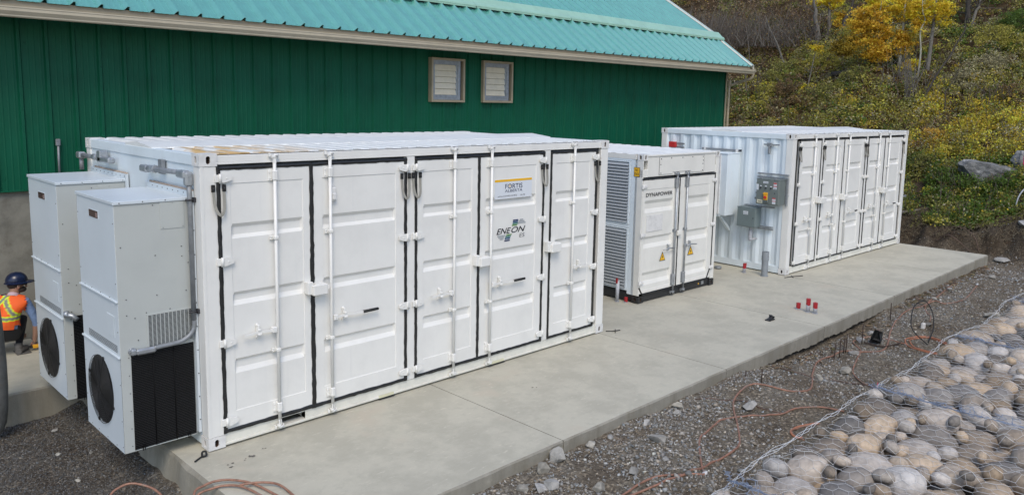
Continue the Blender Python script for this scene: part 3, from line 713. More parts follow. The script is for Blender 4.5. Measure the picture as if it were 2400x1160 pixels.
def frame20(root, flat_end, posts, pockets, rust, mt='white'):
    """side-opening twenty foot container body"""
    for x, sx in ((0, 1), (CL, -1)):
        for y, sy in ((0, 1), (CW, -1)):
            casting(root, x-sx*.006, y-sy*.006, 0.0, sx, sy, 1, 'castwhite'); casting(root, x-sx*.006, y-sy*.006, CH, sx, sy, -1, 'castwhite')
    for a, b in ((0, .163), (CL-.163, CL)):
        m = MB(); m.box(a, 0, .118, b, .15, CH-.118, .008)
        if a == 0: m.box(.0, -.004, .12, .03, .003, CH-.12, .002)
        m.build('corner_post', M[mt], root)
    for a in (0, CL-.16): m = MB(); m.box(a, CW-.15, .118, a+.16, CW, CH-.118, .008); m.build('corner_post', M[mt], root)
    for a, b in posts: m = MB(); m.box(a, .0, .135, b, .12, 2.79, .003); m.build('door_post', M[mt], root)
    m = MB(); m.box(.165, .006, 2.815, CL-.165, .12, CH-.018, .004); m.box(.165, -.001, 2.795, CL-.165, .11, 2.815, .003); m.build('top_rail', M[mt], root)
    # bottom rail with fork pockets
    m = MB(); m.mi = 0; segs = [.165]+[v for p in pockets for v in p]+[CL-.165]
    for a, b in zip(segs[::2], segs[1::2]): m.box(a, .012, .035, b, .10, .145, .004)
    m.box(.165, -.002, .012, CL-.165, .10, .038, .003)
    for a, b in pockets:
        m.box(a, .012, .118, b, .10, .145); m.mi = 1; m.box(a, .25, .038, b, .27, .118); m.mi = 0; m.box(a-.006, .02, .038, a, .25, .118); m.box(b, .02, .038, b+.006, .25, .118)  # black sheet inside each pocket stands in for the shade there
    m.build('bottom_rail', [M['railcream'], M['black']], root)
    # roof
    step = .2145
    def corr(y0, y1, zf, mtl):
        m = MB(); pr = []; x = .16
        while x < CL-.2:
            pr += [(x, -.018), (x+.045, -.018), (x+.075, .006), (x+.165, .006), (x+.195, -.018)]; x += step
        pr.append((CL-.16, -.018)); n = len(pr)
        vs = [(a, y0, zf(y0)+b) for a, b in pr]+[(a, y1, zf(y1)+b) for a, b in pr]; m.add(vs, [(i, i+1, n+i+1, n+i) for i in range(n-1)])
        for yy in (y0, y1): m.add([(a, yy, zf(yy)+b) for a, b in pr]+[(a, yy, CH-.075) for a, b in pr], [(i, i+1, n+i+1, n+i) for i in range(n-1)])
        return m.build('roof_panel', mtl, root)
    corr(.10, 1.17, lambda y: CH-.012, M['rustroof'] if rust else M['roofwhite'])
    corr(1.92, CW-.02, lambda y: CH-.006, M['roofwhite'])
    m = MB(); P = [(1.17, CH-.02), (1.172, CH-.002), (1.58, CH+.038), (1.92, CH+.014), (1.922, CH-.02)]
    m.add([(x, y, z) for x in (.004, CL-.004) for y, z in P], [(i, i+1, 5+i+1, 5+i) for i in range(4)]); m.add([(.004, y, z) for y, z in P], [(0, 1, 2, 3, 4)]); m.add([(CL-.004, y, z) for y, z in P], [(0, 1, 2, 3, 4)])
    m.build('ridge_cap', M['roofwhite'], root)
    m = MB(); m.box(0, .165, CH-.115, .10, CW-.165, CH-.012, .004); m.box(CL-.1, .165, CH-.115, CL, CW-.165, CH-.012, .004)
    m.box(.1, .02, CH-.05, CL-.1, .12, CH-.018); m.box(.1, CW-.1, CH-.09, CL-.1, CW, CH-.012, .004); m.build('roof_rail', M['skywhite'], root)
    m = MB(); m.box(0.012, .165, .01, .10, CW-.165, .15, .004); m.box(CL-.1, .165, .01, CL-.012, CW-.165, .15, .004)
    m.build('end_sill', M['skywhite'], root)
    # end walls
    def corr_end(x, sgn):
        m = MB(); pr = []; y = .15; st = .278; dpt = .030
        while y < CW-.16:
            pr += [(y, 0), (y+.072, 0), (y+.14, dpt), (y+.212, dpt)]; y += st
        pr = [p for p in pr if p[0] < CW-.15]+[(CW-.15, 0)]; n = len(pr)
        m.add([(x+sgn*(.012+b), a, z) for z in (.14, CH-.11) for a, b in pr], [(i, i+1, n+i+1, n+i) for i in range(n-1)])
        return m.build('end_panel', M['skywhite'], root)
    if flat_end:
        m = MB(); m.grid(np.linspace(.15, CW-.15, 14), np.linspace(.14, CH-.11, 12), lambda y, z: (.012+.003*math.sin(y*5+z*3)*math.sin(z*4), y, z), True); m.build('end_panel', M['skywhite'], root)
    else: corr_end(0, 1)
    corr_end(CL, -1)
    m = MB(); m.box(.12, CW-.06, .05, CL-.12, CW-.03, CH-.02); m.build('rear_wall', M['skywhite'], root)
    m = MB(); m.box(.15, .055, .13, CL-.15, .075, 2.80); m.build('door_backing', M['seal'], root)

def leaf(root, x0, x1, xi0, xi1, xb_, side, hx, hz, hd, mt='white', gx=.0, z0=.165, z1=2.742, grooves=GR, zt=2.608, zbm=.342, zg=(2.67, 2.04, .88, .27), bz=(.085, 2.84)):
    d = door_leaf(root, x0, x1, z0, z1, xi0, xi1, grooves, mt, zt, zbm, gx=gx)
    for z in hz: hinge(d, hx, z, side, mt)
    lock_bar(d, xb_, bz[0], bz[1], mt, zg)
    if hd: handle(d, *hd[:4], mt, hd[4] if len(hd) > 4 else None)
    return d

# --- container with the two air conditioners
A = empty('shipping_container', (0, 0, .012), label='nearest long white container with five sealed doors and a utility sign with yellow bar', cat='shipping container')
frame20(A, True, ((2.378, 2.496), (4.692, 4.808)), ((.778, 1.052),), True)
HZ = (2.665, 1.86, 1.053, .252)
leaf(A, .19, 1.140, .289, 1.054, .729, 1, .180, HZ, (.712, .524, .358, 1.103))
d2 = leaf(A, 1.168, 2.345, 1.284, 2.225, 1.355, -1, 2.372, HZ, (1.372, 1.519, 1.936, 1.103, 1.747))
leaf(A, 2.527, 3.485, 2.625, 3.381, 3.072, 1, 2.502, HZ, (3.055, 2.862, 2.713, 1.103))
d4 = leaf(A, 3.513, 4.664, 3.616, 4.53, 3.681, -1, 4.688, HZ, (3.698, 3.859, 4.288, 1.100, 4.089))
leaf(A, 4.848, 5.775, 4.934, 5.644, 5.27, -1, 5.80, HZ, (5.287, 5.429, 5.627, 1.115))
tape(A, [(1.153, .155), (1.153, 2.758)], .046, 2)
tape(A, [(.172, .155), (.172, 2.760), (2.362, 2.760), (2.362, .155), (.172, .155)], .038, 1)
tape(A, [(3.498, .155), (3.498, 2.76)], .040, 4)
tape(A, [(2.512, .155), (2.512, 2.760), (4.676, 2.760), (4.676, .155), (2.512, .155)], .036, 3)
tape(A, [(4.826, .155), (4.826, 2.760), (5.792, 2.760), (5.792, .155), (4.826, .155)], .035, 5)
lock_box(A, 1.06, 1.276, 1.395, 1.51); lock_box(A, 3.408, 3.622, 1.378, 1.495); lock_box(A, 4.72, 4.965, 1.395, 1.52)
for i, x in enumerate((.168, 2.355, 2.512, 4.678, 5.80)): strap(A, x, 2.608, 2.318, skew=(.006, -.004, .002, .008, -.01)[i])
m = MB(); m.box(1.376, -.03, 2.355, 1.436, .0, 2.50, .008); m.box(1.380, -.008, 2.325, 1.430, 0, 2.53, .002); m.box(1.384, -.050, 2.375, 1.428, -.028, 2.44, .006)
for z in (2.337, 2.518): m.disc((1.405, -.008, z), (0, -1, 0), .006)
m.build('switch_box', M['castwhite'], A)
for x0, x1 in ((1.985, 2.195), (3.727, 3.98)):
    m = MB(); m.mi = 0; m.box(x0, -.004, .014, x1, .002, .045); m.mi = 1; m.box(x0, -.010, .0, x1+.01, .03, .012); m.build('rail_patch', [mat('pale_yellow_primer', (.62, .60, .42), .6), M['black']], A)
# utility sign
S = 'front'; sy = .003
m = MB(); m.mi = 0; m.box(3.770, .001, 2.190, 4.448, .006, 2.443); m.mi = 1; m.box(3.772, -.001, 2.412, 4.446, .001, 2.441); m.mi = 2
sgn = m.build('utility_sign', [M['vinyl'], M['signyellow']], A); sgn['label'] = 'white utility company sign with yellow top bar'
navy = mat('navy_ink', (.012, .022, .07), .45)
text('FORTIS', sgn, 'sign_lettering', navy, 3.955, -.0005, 2.318, .315, .062, bold=.006)
text('ALBERTA', sgn, 'sign_lettering', navy, 3.950, -.0005, 2.272, .32, .036, bold=.004)
m = MB(); m.prism([(4.030, 2.338), (4.042, 2.334), (4.048, 2.352), (4.040, 2.368), (4.031, 2.356)], -.0012, -.0004); m.build('sign_flame', M['signyellow'], sgn)
text('toll free 310-WIRE (310-9473)', sgn, 'sign_lettering', M['ink'], 3.825, -.0005, 2.210, .345, .024, bold=.002)
text('WA 749', sgn, 'sign_lettering', M['ink'], 4.232, -.0005, 2.212, .085, .02, bold=.004)
# battery maker's emblem
lg = MB(); yl = .003; lg.box(4.0, .005, 1.70, 4.01, .0065, 1.71)
logo = lg.build('emblem', M['white'], A); logo['label'] = 'company emblem with blue and green striped S shape'
text('ENE', logo, 'emblem_lettering', M['ink'], 3.815, yl, 1.728, .262, .076, shear=.32, bold=.010)
text('ON', logo, 'emblem_lettering', M['ink'], 4.082, yl, 1.728, .262, .076, shear=.32, bold=.010)
text('ES', logo, 'emblem_lettering', M['ink'], 4.235, yl, 1.655, .095, .052, shear=.1, bold=-.008)
cb = [mat('stripe_navy', (.005, .02, .09), .4), mat('stripe_blue', (.01, .06, .16), .4), mat('stripe_teal', (.05, .20, .16), .4), mat('stripe_green', (.14, .27, .07), .4)]
def sx_(z):                                         # centre line of the S
    t = (z-1.607)/.295; return 4.005+.155*t+.022*math.sin((t-.5)*2*PI)
rows_ = [(1.884, 0), (1.862, 1), (1.840, 2), (1.818, 3), (1.700, 3), (1.678, 2), (1.655, 1), (1.628, 0), (1.61, 0)]
for z, ci in rows_[:-1]:
    hh = .016; wd = .048; m = MB(); x0, x1 = sx_(z), sx_(z+hh); m.prism([(x0-wd, z), (x0+wd, z), (x1+wd, z+hh), (x1-wd, z+hh)], yl-.001, yl+.001); m.build('emblem_stripe', cb[ci], logo)
for z, a, b in ((1.884, 4.235, 4.30), (1.862, 4.215, 4.325), (1.840, 4.195, 4.345), (1.700, 3.83, 3.975), (1.678, 3.85, 3.955), (1.655, 3.875, 3.94)):
    m = MB(); m.box(a, yl-.001, z, b, yl+.001, z+.014); m.build('emblem_stripe', M['greyink'], logo)
# flange strips behind the air conditioners, pipes
def pipe(m, pts, r, n=10, k=5, sm_=True): m.tube(smooth_path(pts, k) if sm_ else pts, r, n)

# --- air conditioners
def air_con(y0, top, bot, label, D=.70, W_=1.04):
    """origin at container end plane; local x from -D to 0, y from 0 (near side) to W_"""
    r0 = empty('air_conditioner', (0, y0, 0), label=label, cat='air conditioner', group='air conditioners on the end of the container')
    B0, T0 = bot, top
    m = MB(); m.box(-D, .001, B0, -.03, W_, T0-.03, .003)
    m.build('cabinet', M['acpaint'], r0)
    m = MB(); m.box(-D-.012, -.012, T0-.03, -.02, W_+.012, T0, .003); m.build('lid', M['acsky'], r0)
    m = MB(); m.box(-D-.003, .004, 1.585, -D, W_-.004, T0-.032, .001); m.build('front_panel', M['acsky'], r0)
    m = MB(); m.box(-D-.003, .004, 1.065, -D, W_-.004, 1.575, .001); m.build('front_panel', M['acsky'], r0)
    # lower front panel with round fan opening
    cy, cz, ra = .565, .620, .335; m = MB(); N_ = 40; E_ = []; R = []
    y0_, y1_, z0_, z1_ = .004, W_-.004, B0+.004, 1.055; hx, hz = (y1_-y0_)/2, (z1_-z0_)/2; my, mz = (y0_+y1_)/2, (z0_+z1_)/2
    for i in range(N_):
        a = 2*PI*(i+.5)/N_; c, s = math.cos(a), math.sin(a); E_.append((-D-.003, cy+ra*c, cz+ra*s)); k = max(abs(c)/hx, abs(s)/hz); R.append((-D-.003, my+c/k, mz+s/k))
    m.add(R+E_, [(i, (i+1) % N_, N_+(i+1) % N_, N_+i) for i in range(N_)])
    for cyy, czz in ((y0_, z0_), (y1_, z0_), (y0_, z1_), (y1_, z1_)):
        ii = sorted(range(N_), key=lambda i: (R[i][1]-cyy)**2+(R[i][2]-czz)**2)[:2]; m.add([(-D-.003, cyy, czz), R[ii[0]], R[ii[1]]], [(0, 1, 2)])
    m.add(E_+[(-D-.001, e[1], e[2]) for e in E_], [(i, (i+1) % N_, N_+(i+1) % N_, N_+i) for i in range(N_)])
    m.build('front_panel', M['acsky'], r0)
    # fan guard: rings and blades
    fm = MB(); fm.add([(-D-.0012, cy+ra*math.cos(2*PI*i/40), cz+ra*math.sin(2*PI*i/40)) for i in range(40)], [tuple(range(40))])
    fan = fm.build('fan', M['black'], r0)
    for b in range(4):
        bm_ = MB(); a0 = b*PI/2+.4
        bm_.add([(-D-.0016, cy+.05*math.cos(a0), cz+.05*math.sin(a0)), (-D-.0016, cy+.29*math.cos(a0), cz+.29*math.sin(a0)), (-D-.006, cy+.30*math.cos(a0+.5), cz+.30*math.sin(a0+.5)), (-D-.009, cy+.28*math.cos(a0+.95), cz+.28*math.sin(a0+.95)), (-D-.005, cy+.07*math.cos(a0+.9), cz+.07*math.sin(a0+.9))], [(0, 1, 2, 3, 4)])
        bm_.build('fan_blade', M['dark'], fan)
    gm = MB()
    for k in range(15):
        rr_ = .06+k*.0196; pts = [(-D-.016-.012*math.cos(rr_/ra*1.3), cy+rr_*math.cos(2*PI*i/36), cz+rr_*math.sin(2*PI*i/36)) for i in range(37)]; gm.tube(pts, .0024, 4, False)
    for k in range(4):
        a = PI*k/4+.3; gm.tube([(-D-.010, cy+ra*math.cos(a), cz+ra*math.sin(a)), (-D-.032, cy, cz), (-D-.010, cy-ra*math.cos(a), cz-ra*math.sin(a))], .003, 4, False)
    for k in range(4):
        a = PI*k/2+.3; gm.box(-D-.016, cy+(ra+.01)*math.cos(a)-.012, cz+(ra+.01)*math.sin(a)-.012, -D-.003, cy+(ra+.01)*math.cos(a)+.012, cz+(ra+.01)*math.sin(a)+.012)
    gm.build('fan_guard', M['rubber'], r0)
    # trim rails, display, slots, service flap
    for z in (1.583, 1.060): m = MB(); m.box(-D-.020, .0, z-.008, -D-.001, W_, z+.008, .003); m.build('trim_rail', M['acsky'], r0)
    m = MB(); m.mi = 1; m.box(-D-.006, .41, 2.292, -D-.003, .675, 2.375); m.mi = 0; m.box(-D-.0075, .42, 2.300, -D-.0058, .665, 2.367); m.mi = 2; m.box(-D-.0085, .435, 2.31, -D-.007, .475, 2.35); m.build('display', [mat('dark_display', (.055, .025, .02), .2), M['acsky'], mat('display_icon', (.3, .2, .18), .4)], r0)
    m = MB()
    for i in range(34):
        for j in range(5): m.box(-D-.0042, .065+i*.0235, 1.098+j*.0145, -D-.0031, .065+i*.0235+.016, 1.098+j*.0145+.0075)
    m.build('slot_grille', M['black'], r0)
    m = MB(); m.box(-D-.008, .115, 1.225, -D-.002, .30, 1.435, .002); m.box(-D-.0095, .112, 1.23, -D-.007, .117, 1.43); m.build('service_flap', M['acsky'], r0)
    m = MB(); m.box(-D-.0045, .10, 1.53, -D-.003, .17, 1.55); m.build('sticker', M['vinyl'], r0)
    # side (facing -Y): hatch, perforated grille, coil
    m = MB(); m.box(-.303, -.004, 2.214, -.084, .002, 2.466, .001); m.build('hatch', M['acpaint'], r0)
    m = MB(); m.mi = 0; m.box(-.462, -.006, 1.108, -.034, .001, 1.432, .001); m.mi = 1
    for i in range(11):
        for j in range(26): m.box(-.447+i*.0373, -.0075, 1.122+j*.0115, -.447+i*.0373+.029, -.0058, 1.122+j*.0115+.0062)
    m.build('perforated_grille', [M['acpaint'], M['black']], r0)
    m = MB(); m.mi = 0; m.box(-.612, -.003, .155, -.038, .002, 1.082); m.mi = 1
    for j in range(56):
        z = .165+j*.0164; m.box(-.610, -.0065, z, -.040, -.002, z+.0026)
    m.mi = 0
    for x in (-.419, -.230): m.tube([(x, -.010, .155), (x, -.010, 1.08)], .004, 6)
    for x in (-.545, -.12): m.tube([(x, -.012, .135), (x, -.014, .19), (x+.02, -.014, .19), (x+.02, -.012, .135)], .004, 5)
    m.build('condenser_coil', [M['coil'], M['coilline']], r0)
    m = MB()
    for x, z in ((-.656, 2.485), (-.456, 2.485), (-.255, 2.485), (-.05, 2.485)): m.disc((x, -.012, z+T0-2.50), (0, -1, 0), .006, .003, 6)
    for x, z in ((-.365, 2.444), (-.19, 2.452), (-.097, 2.228), (-.28, 2.227), (-.658, 2.082), (-.36, 1.974), (-.119, 2.034), (-.117, 1.939), (-.047, 1.979), (-.061, 1.869), (-.089, 1.602), (-.36, 1.598), (-.63, 1.597), (-.632, 1.449), (-.561, 1.412), (-.46, 1.447), (-.245, 1.448), (-.54, 1.20), (-.62, 1.13)): m.disc((x, .0, z), (0, -1, 0), .006, .004, 6)
    for j in range(6): m.disc((-.632, .0, .20+j*.17), (0, -1, 0), .005, .004, 6); m.disc((-.022, .0, .20+j*.17), (0, -1, 0), .005, .004, 6)
    for y in (.03, W_-.03):
        for z in (.2, .45, .8, 1.3, 1.75, 2.3): m.disc((-D-.003, y, z), (-1, 0, 0), .006, .004, 6)
    for y in (.2, .45, .7, .9):
        for z in (2.46, 1.60, 1.045, .17): m.disc((-D-.004, y, z if z < 2 else T0-.014-.004), (-1, 0, 0), .005, .004, 6)
    tag(m.build('screws', M['screw'], r0), kind='stuff')
    # mounting flange against the container with sealant at the top
    m = MB(); m.mi = 0; m.box(-.028, -.045, B0+.03, -.001, W_+.06, T0+.055, .002); m.mi = 1
    for z in np.arange(.3, 2.4, .235): m.disc((-.014, -.045, float(z)), (0, -1, 0), .007, .004, 6)
    for y in np.arange(0, W_, .13): m.disc((-.028, float(y), T0+.028), (-1, 0, 0), .007, .004, 6)
    m.mi = 2; m.tube([(-.010, -.04+i*.05, T0+.062+.004*math.sin(i*3.1)) for i in range(22)], [.008+.005*abs(math.sin(i*1.7)) for i in range(22)], 6)
    m.build('mounting_flange', [M['acsky'], M['screw'], mat('tan_sealant', (.42, .33, .26), .7)], r0)
    return r0
ac1 = air_con(.19, 2.500, .140, 'nearer of the two tall pale air conditioners on the left end of the near container')
ac2 = air_con(1.90, 2.525, .165, 'far tall pale air conditioner, the one beside the crouching worker', W_=1.06)
tag(ac2); 
# conduit runs
def conduit_near():
    r0 = empty('conduit_run', (0, 0, 0), label='grey conduit running along and down beside the near air conditioner', cat='conduit')
    m = MB(); m.tube([(-.07, 1.12, 2.70), (-.065, .24, 2.725)], .024, 12); m.tube([(-.045, .150, 2.69), (-.042, .145, 2.47), (-.042, .145, 1.31)], .023, 12)
    m.tube(smooth_path([(-.042, .145, 1.33), (-.046, .145, 1.23), (-.10, .147, 1.160), (-.185, .148, 1.122), (-.30, .148, 1.115), (-.42, .148, 1.112)], 6), .021, 12)
    m.build('pipe', M['conduit'], r0)
    m = MB(); m.box(-.105, 1.06, 2.665, -.035, 1.24, 2.735, .014); m.tube([(-.07, 1.08, 2.705), (-.07, .90, 2.715)], .033, 10); m.tube([(-.07, .88, 2.712), (-.07, .92, 2.712)], .040, 8)
    m.box(-.10, .135, 2.675, -.03, .32, 2.750, .014); m.box(-.085, .115, 2.60, -.01, .19, 2.74, .018)
    m.build('pipe_fitting', M['galv'], r0)
    m = MB(); m.box(-.04, .80, 2.665, -.001, .90, 2.81, .004); m.build('pipe_bracket', M['conduit'], r0)
    for z, y in ((2.475, .145), (1.395, .145)):
        m = MB(); m.box(-.02, y-.045, z-.022, .035, y+.02, z+.022, .003); m.tube([(-.10, y-.028, z), (.0, y-.028, z)], .006, 6); m.box(-.075, y-.03, z-.008, -.012, y+.03, z+.008, .003); m.build('pipe_clamp', M['dark'] if z < 2 else M['dark'], r0)
    m = MB(); m.box(-.58, .128, 1.070, -.40, .172, 1.128, .016); m.tube([(-.60, .17, 1.105), (-.60, .21, 1.105)], .036, 12); m.box(-.62, .13, 1.078, -.575, .19, 1.135, .01)
    m.build('conduit_body', M['galv'], r0)
conduit_near()
r0 = empty('conduit_run', (0, 0, 0), label='short grey conduit fixed across the upper left end of the near container', cat='conduit')
m = MB(); m.tube([(-.07, 3.24, 2.705), (-.07, 2.60, 2.715)], .026, 12); m.tube([(-.07, 3.22, 2.68), (-.07, 3.22, 2.53)], .024, 12); m.build('pipe', M['conduit'], r0)
m = MB(); m.box(-.11, 3.16, 2.665, -.03, 3.30, 2.745, .015); m.box(-.11, 2.15, 2.675, -.03, 2.52, 2.738, .014); m.box(-.11, 2.42, 2.67, -.02, 2.54, 2.80, .008); m.tube([(-.07, 2.76, 2.713), (-.07, 2.62, 2.713)], .035, 10); m.build('pipe_fitting', M['galv'], r0)
m = MB(); m.tube([(-.69, 1.86, 1.12), (-.63, 1.84, 1.10), (-.60, 1.80, 1.06)], .026, 10); m.tube([(-.70, 1.88, 1.12), (-.66, 1.86, 1.12)], .036, 10)
tag(m.build('pipe_end', M['galv']), 'galvanised conduit end poking out beside the far air conditioner, above its black coil', 'conduit')
# ------------------------------------------------------------------ power converter container (ten foot, black base)
BA = -.026
B = empty('equipment_container', (7.826, .643, .010), BA, label='small cream container with louvred side, black base and double doors', cat='shipping container')
BWd, BHt, BD = 2.344, 2.59, 3.0
for x, sx in ((0, 1), (BWd, -1)):
    for y, sy_ in ((0, 1), (BD, -1)):
        casting(B, x-sx*.005, y-sy_*.005, BHt, sx, sy_, -1, 'castwhite', wx=.13, wy=.13, wz=.105)
        c = casting(B, x-sx*.005, y-sy_*.005, 0, sx, sy_, 1, 'black', wx=.15, wy=.15, wz=.115); c['label'] = 'black corner casting'
for a, b in ((0.0, .018), (2.235, BWd)):
    m = MB(); m.box(a, .002, .13, b, .17, BHt-.1, .003); m.build('corner_post', M['cream'], B)
m = MB(); m.box(.0, .12, .13, .018, .26, BHt-.1, .003); m.build('side_post', M['skywhite'], B)
m = MB(); m.box(0.13, .004, 2.20, BWd-.13, .1, BHt-.012, .004); m.box(-.0, .008, 2.195, 2.32, .09, 2.33, .003); m.box(.12, -.012, BHt-.035, BWd-.12, .05, BHt-.018); m.build('door_header', M['cream'], B)
m = MB(); m.mi = 0; zt_ = 2.528; zb_ = 2.228; m.box(.455, -.002, zb_+.03, 1.832, .005, zt_); m.box(.455, -.0021, zb_, .85, .005, zb_+.03); m.box(1.42, -.0021, zb_, 1.832, .005, zb_+.03); m.mi = 1
for x0, z0, x1, z1 in ((.452, zb_, .456, zt_), (1.831, zb_, 1.835, zt_), (.452, zt_, 1.835, zt_+.003), (.452, zb_-.003, .85, zb_), (1.42, zb_-.003, 1.835, zb_), (.85, zb_+.028, 1.42, zb_+.031)): m.box(x0, -.0025, z0, x1, .004, z1)
for x, z in ((.50, 2.50), (.80, 2.505), (1.14, 2.505), (1.45, 2.505), (1.79, 2.50), (.49, 2.40), (1.79, 2.37), (.50, 2.25), (1.79, 2.25), (1.80, 2.43)): m.disc((x, -.002, z), (0, -1, 0), .011, .007)
m.build('access_plate', [M['cream'], M['screw']], B)
m = MB(); m.box(.14, .02, .008, BWd-.14, .12, .118, .004); m.build('base_rail', M['black'], B)
m = MB(); m.mi = 0; m.disc((1.875, .02, .075), (0, -1, 0), .017, .004, 10); m.mi = 1; m.box(1.955, .014, .05, 2.035, .021, .115); m.build('base_stickers', [M['yellow'], M['galv']], B)
GB = [(1.792, 1.735, 1.645, 1.575), (1.158, 1.115, 1.025, .955), (.530, .475, .375, .305)]
bd = []
for (x0, x1, i0, i1, xb_, sd_, hx) in ((.022, 1.080, .085, .915, .960, 1, .022), (1.102, 2.215, 1.345, 2.06, 1.283, -1, 2.236)):
    d = door_leaf(B, x0, x1, .165, 2.145, i0, i1, GB, 'cream', 1.98, .215, dep=.04); bd.append(d)
    for z in (2.038, 1.195, .358):
        m = MB(); m.tube([(hx, -.026, z-.035), (hx, -.026, z+.035)], .012, 8); m.box(hx-.04*1, -.024, z-.035, hx+.04, -.004, z+.035, .003); m.box(hx+sd_*.03, -.024, z-.02, hx+sd_*.095, -.004, z+.025, .004); m.build('hinge', M['castwhite'], d)
    m = MB(); m.tube([(xb_, -.038, .09), (xb_, -.038, 2.20)], .017, 12)
    for z, hh in ((2.06, .09), (1.20, .025), (.30, .10)):
        m.box(xb_-.045, -.012, z-hh, xb_+.03, -.001, z+hh, .003); m.box(xb_-.024, -.060, z-hh, xb_+.024, -.012, z+hh, .006)
    for z, dd in ((.09, -1), (2.20, 1)):
        m.box(xb_-.03, -.06, z, xb_+.01, -.015, z+dd*.03, .004); m.tube([(xb_-.014, -.045, z+dd*.035), (xb_+.036, -.045, z+dd*.03)], .012, 8); m.box(xb_-.05, -.03, z, xb_-.032, .0, z+dd*.05); m.box(xb_+.032, -.045, z, xb_+.048, .0, z+dd*.05)
    m.build('locking_bar', M['galv'], d)
    k = -1 if sd_ > 0 else 1; m = MB()
    xh = xb_+k*.17; m.box(xb_-.02, -.065, .862, xb_+.02+k*.03, -.02, .915, .004); m.tube([(xb_+k*.03, -.055, .885), (xh, -.062, .900), (xb_+k*.35, -.055, .882)], [.012, .011, .010], 8)
    m.box(xh-.011, -.04, .86, xh+.011, -.001, .955, .003)
    for dz in (.05, -.03): m.disc((xh, -.001, .9+dz), (0, -1, 0), .020, .016, 10)
    m.build('handle', M['galv'], d)
tape(B, [(.0, 2.165), (2.228, 2.165), (2.228, .40), (2.09, .142), (.105, .142), (.01, .27)], .028, 31)
tape(B, [(1.091, 2.165), (1.091, .142)], .028, 32)
m = MB(); m.box(1.035, -.05, 1.095, 1.15, -.006, 1.185, .006); m.box(1.05, -.06, 1.11, 1.10, -.05, 1.16, .004); m.build('lock_box', M['cream'], B)
m = MB(); m.box(.147, -.004, 1.243, .612, .006, 1.533, .001); m.build('document_plate', M['castwhite'], B)
text('DYNAPOWER', bd[0], 'door_lettering', M['ink'], .110, -.0012, 1.856, .765, .066, bold=.010)
for (ax_, az) in (((.568, .743, .655), (.681, .842)), ((1.427, 1.622, 1.518), (.683, .850))):
    x0, x1, xm = ax_; z0, z1 = az; cx_ = (x0+x1)/2
    def tri(s_, y, mt_, nm, par=None):
        m = MB(); cz_ = z0+(z1-z0)/3; m.prism([(cx_+(p-cx_)*s_, cz_+(q-cz_)*s_) for p, q in ((x0, z0), (x1, z0), (cx_, z1))], y-.0008, y+.0008); return m.build(nm, M[mt_], par or B)
    t1 = tri(1, -.0015, 'ink', 'warning_sign'); tri(.80, -.0035, 'signyellow', 'warning_sign_face', t1)
    m = MB(); zc_ = z0+.065; P = [(cx_+.012, zc_+.045), (cx_-.016, zc_-.002), (cx_-.002, zc_-.002), (cx_-.010, zc_-.042), (cx_+.018, zc_+.010), (cx_+.004, zc_+.010)]; m.prism(P, -.0062, -.0052); m.build('lightning_bolt', M['ink'], t1)
# side facing -X: two louvre banks
for zz0, zz1 in ((1.36, 2.46), (.19, 1.29)):
    m = MB(); t = .04
    ya, yb_ = .265, 1.55
    m.box(-.008, ya, zz0, .02, ya+t, zz1, .003); m.box(-.008, yb_-t, zz0, .02, yb_, zz1, .003); m.box(-.0081, ya+t, zz1-.02, .02, yb_-t, zz1, .003); m.box(-.0081, ya+t, zz0, .02, yb_-t, zz0+.02, .003)
    lf = m.build('louvre_bank', M['skywhite'], B); n = 19; st = (zz1-zz0-.05)/n
    for i in range(n):
        m = MB(); z = zz0+.025+i*st
        m.add([(-.022, ya+t+.002, z+.006), (-.022, yb_-t-.002, z+.006), (.016, yb_-t-.002, z+st*.95), (.016, ya+t+.002, z+st*.95), (-.016, ya+t+.002, z), (-.016, yb_-t-.002, z), (.014, ya+t+.002, z+.002), (.014, yb_-t-.002, z+.002)], [(0, 1, 2, 3), (0, 4, 5, 1), (4, 6, 7, 5)])
        m.build('louvre_slat', M['galvlite'] if 'galvlite' in M else M['skywhite'], lf)
m = MB(); m.box(.022, .2, .12, .03, BD-.13, BHt-.04); m.build('side_wall', M['black'], B)
m = MB(); m.box(-.001, 1.56, .13, .021, BD-.13, BHt-.1); m.box(0, .26, 1.295, .02, 1.56, 1.355, .003); m.box(.0, .26, 2.465, .02, 1.56, BHt-.09); m.build('side_panel', M['skywhite'], B)
m = MB(); m.box(-.004, .15, BHt-.095, .06, BD-.13, BHt-.008, .004); m.box(BWd-.06, .13, BHt-.095, BWd, BD-.13, BHt-.008, .004); m.build('roof_rail', M['cream'], B)
m = MB(); m.box(.008, .15, .012, .08, BD-.15, .135, .003); m.box(BWd-.08, .15, .012, BWd-.008, BD-.15, .135, .003); m.build('base_rail', M['black'], B)
m = MB(); m.box(BWd-.05, .17, .135, BWd-.01, BD-.1, BHt-.09); m.box(.05, BD-.05, .05, BWd-.05, BD-.01, BHt-.09); m.build('side_wall', M['cream'], B)
m = MB(); pr = []; x = .1
y = .04
while y < BD-.1: pr += [(y, -.016), (y+.06, -.016), (y+.09, .006), (y+.19, .006), (y+.22, -.016)]; y += .25
m.add([(xx, a, BHt-.008+b) for xx in (.02, BWd-.02) for a, b in pr], [(i, i+1, len(pr)+i+1, len(pr)+i) for i in range(len(pr)-1)]); m.build('roof_panel', M['roofwhite'], B)
m = MB(); m.mi = 0; m.box(-.006, .066, 2.203, .001, .192, 2.366); m.mi = 1; m.box(-.0075, .073, 2.211, -.0055, .185, 2.358); ns = m.build('notice_sign', [M['ink'], M['signyellow']], B); ns['label'] = 'small yellow notice with black frame'
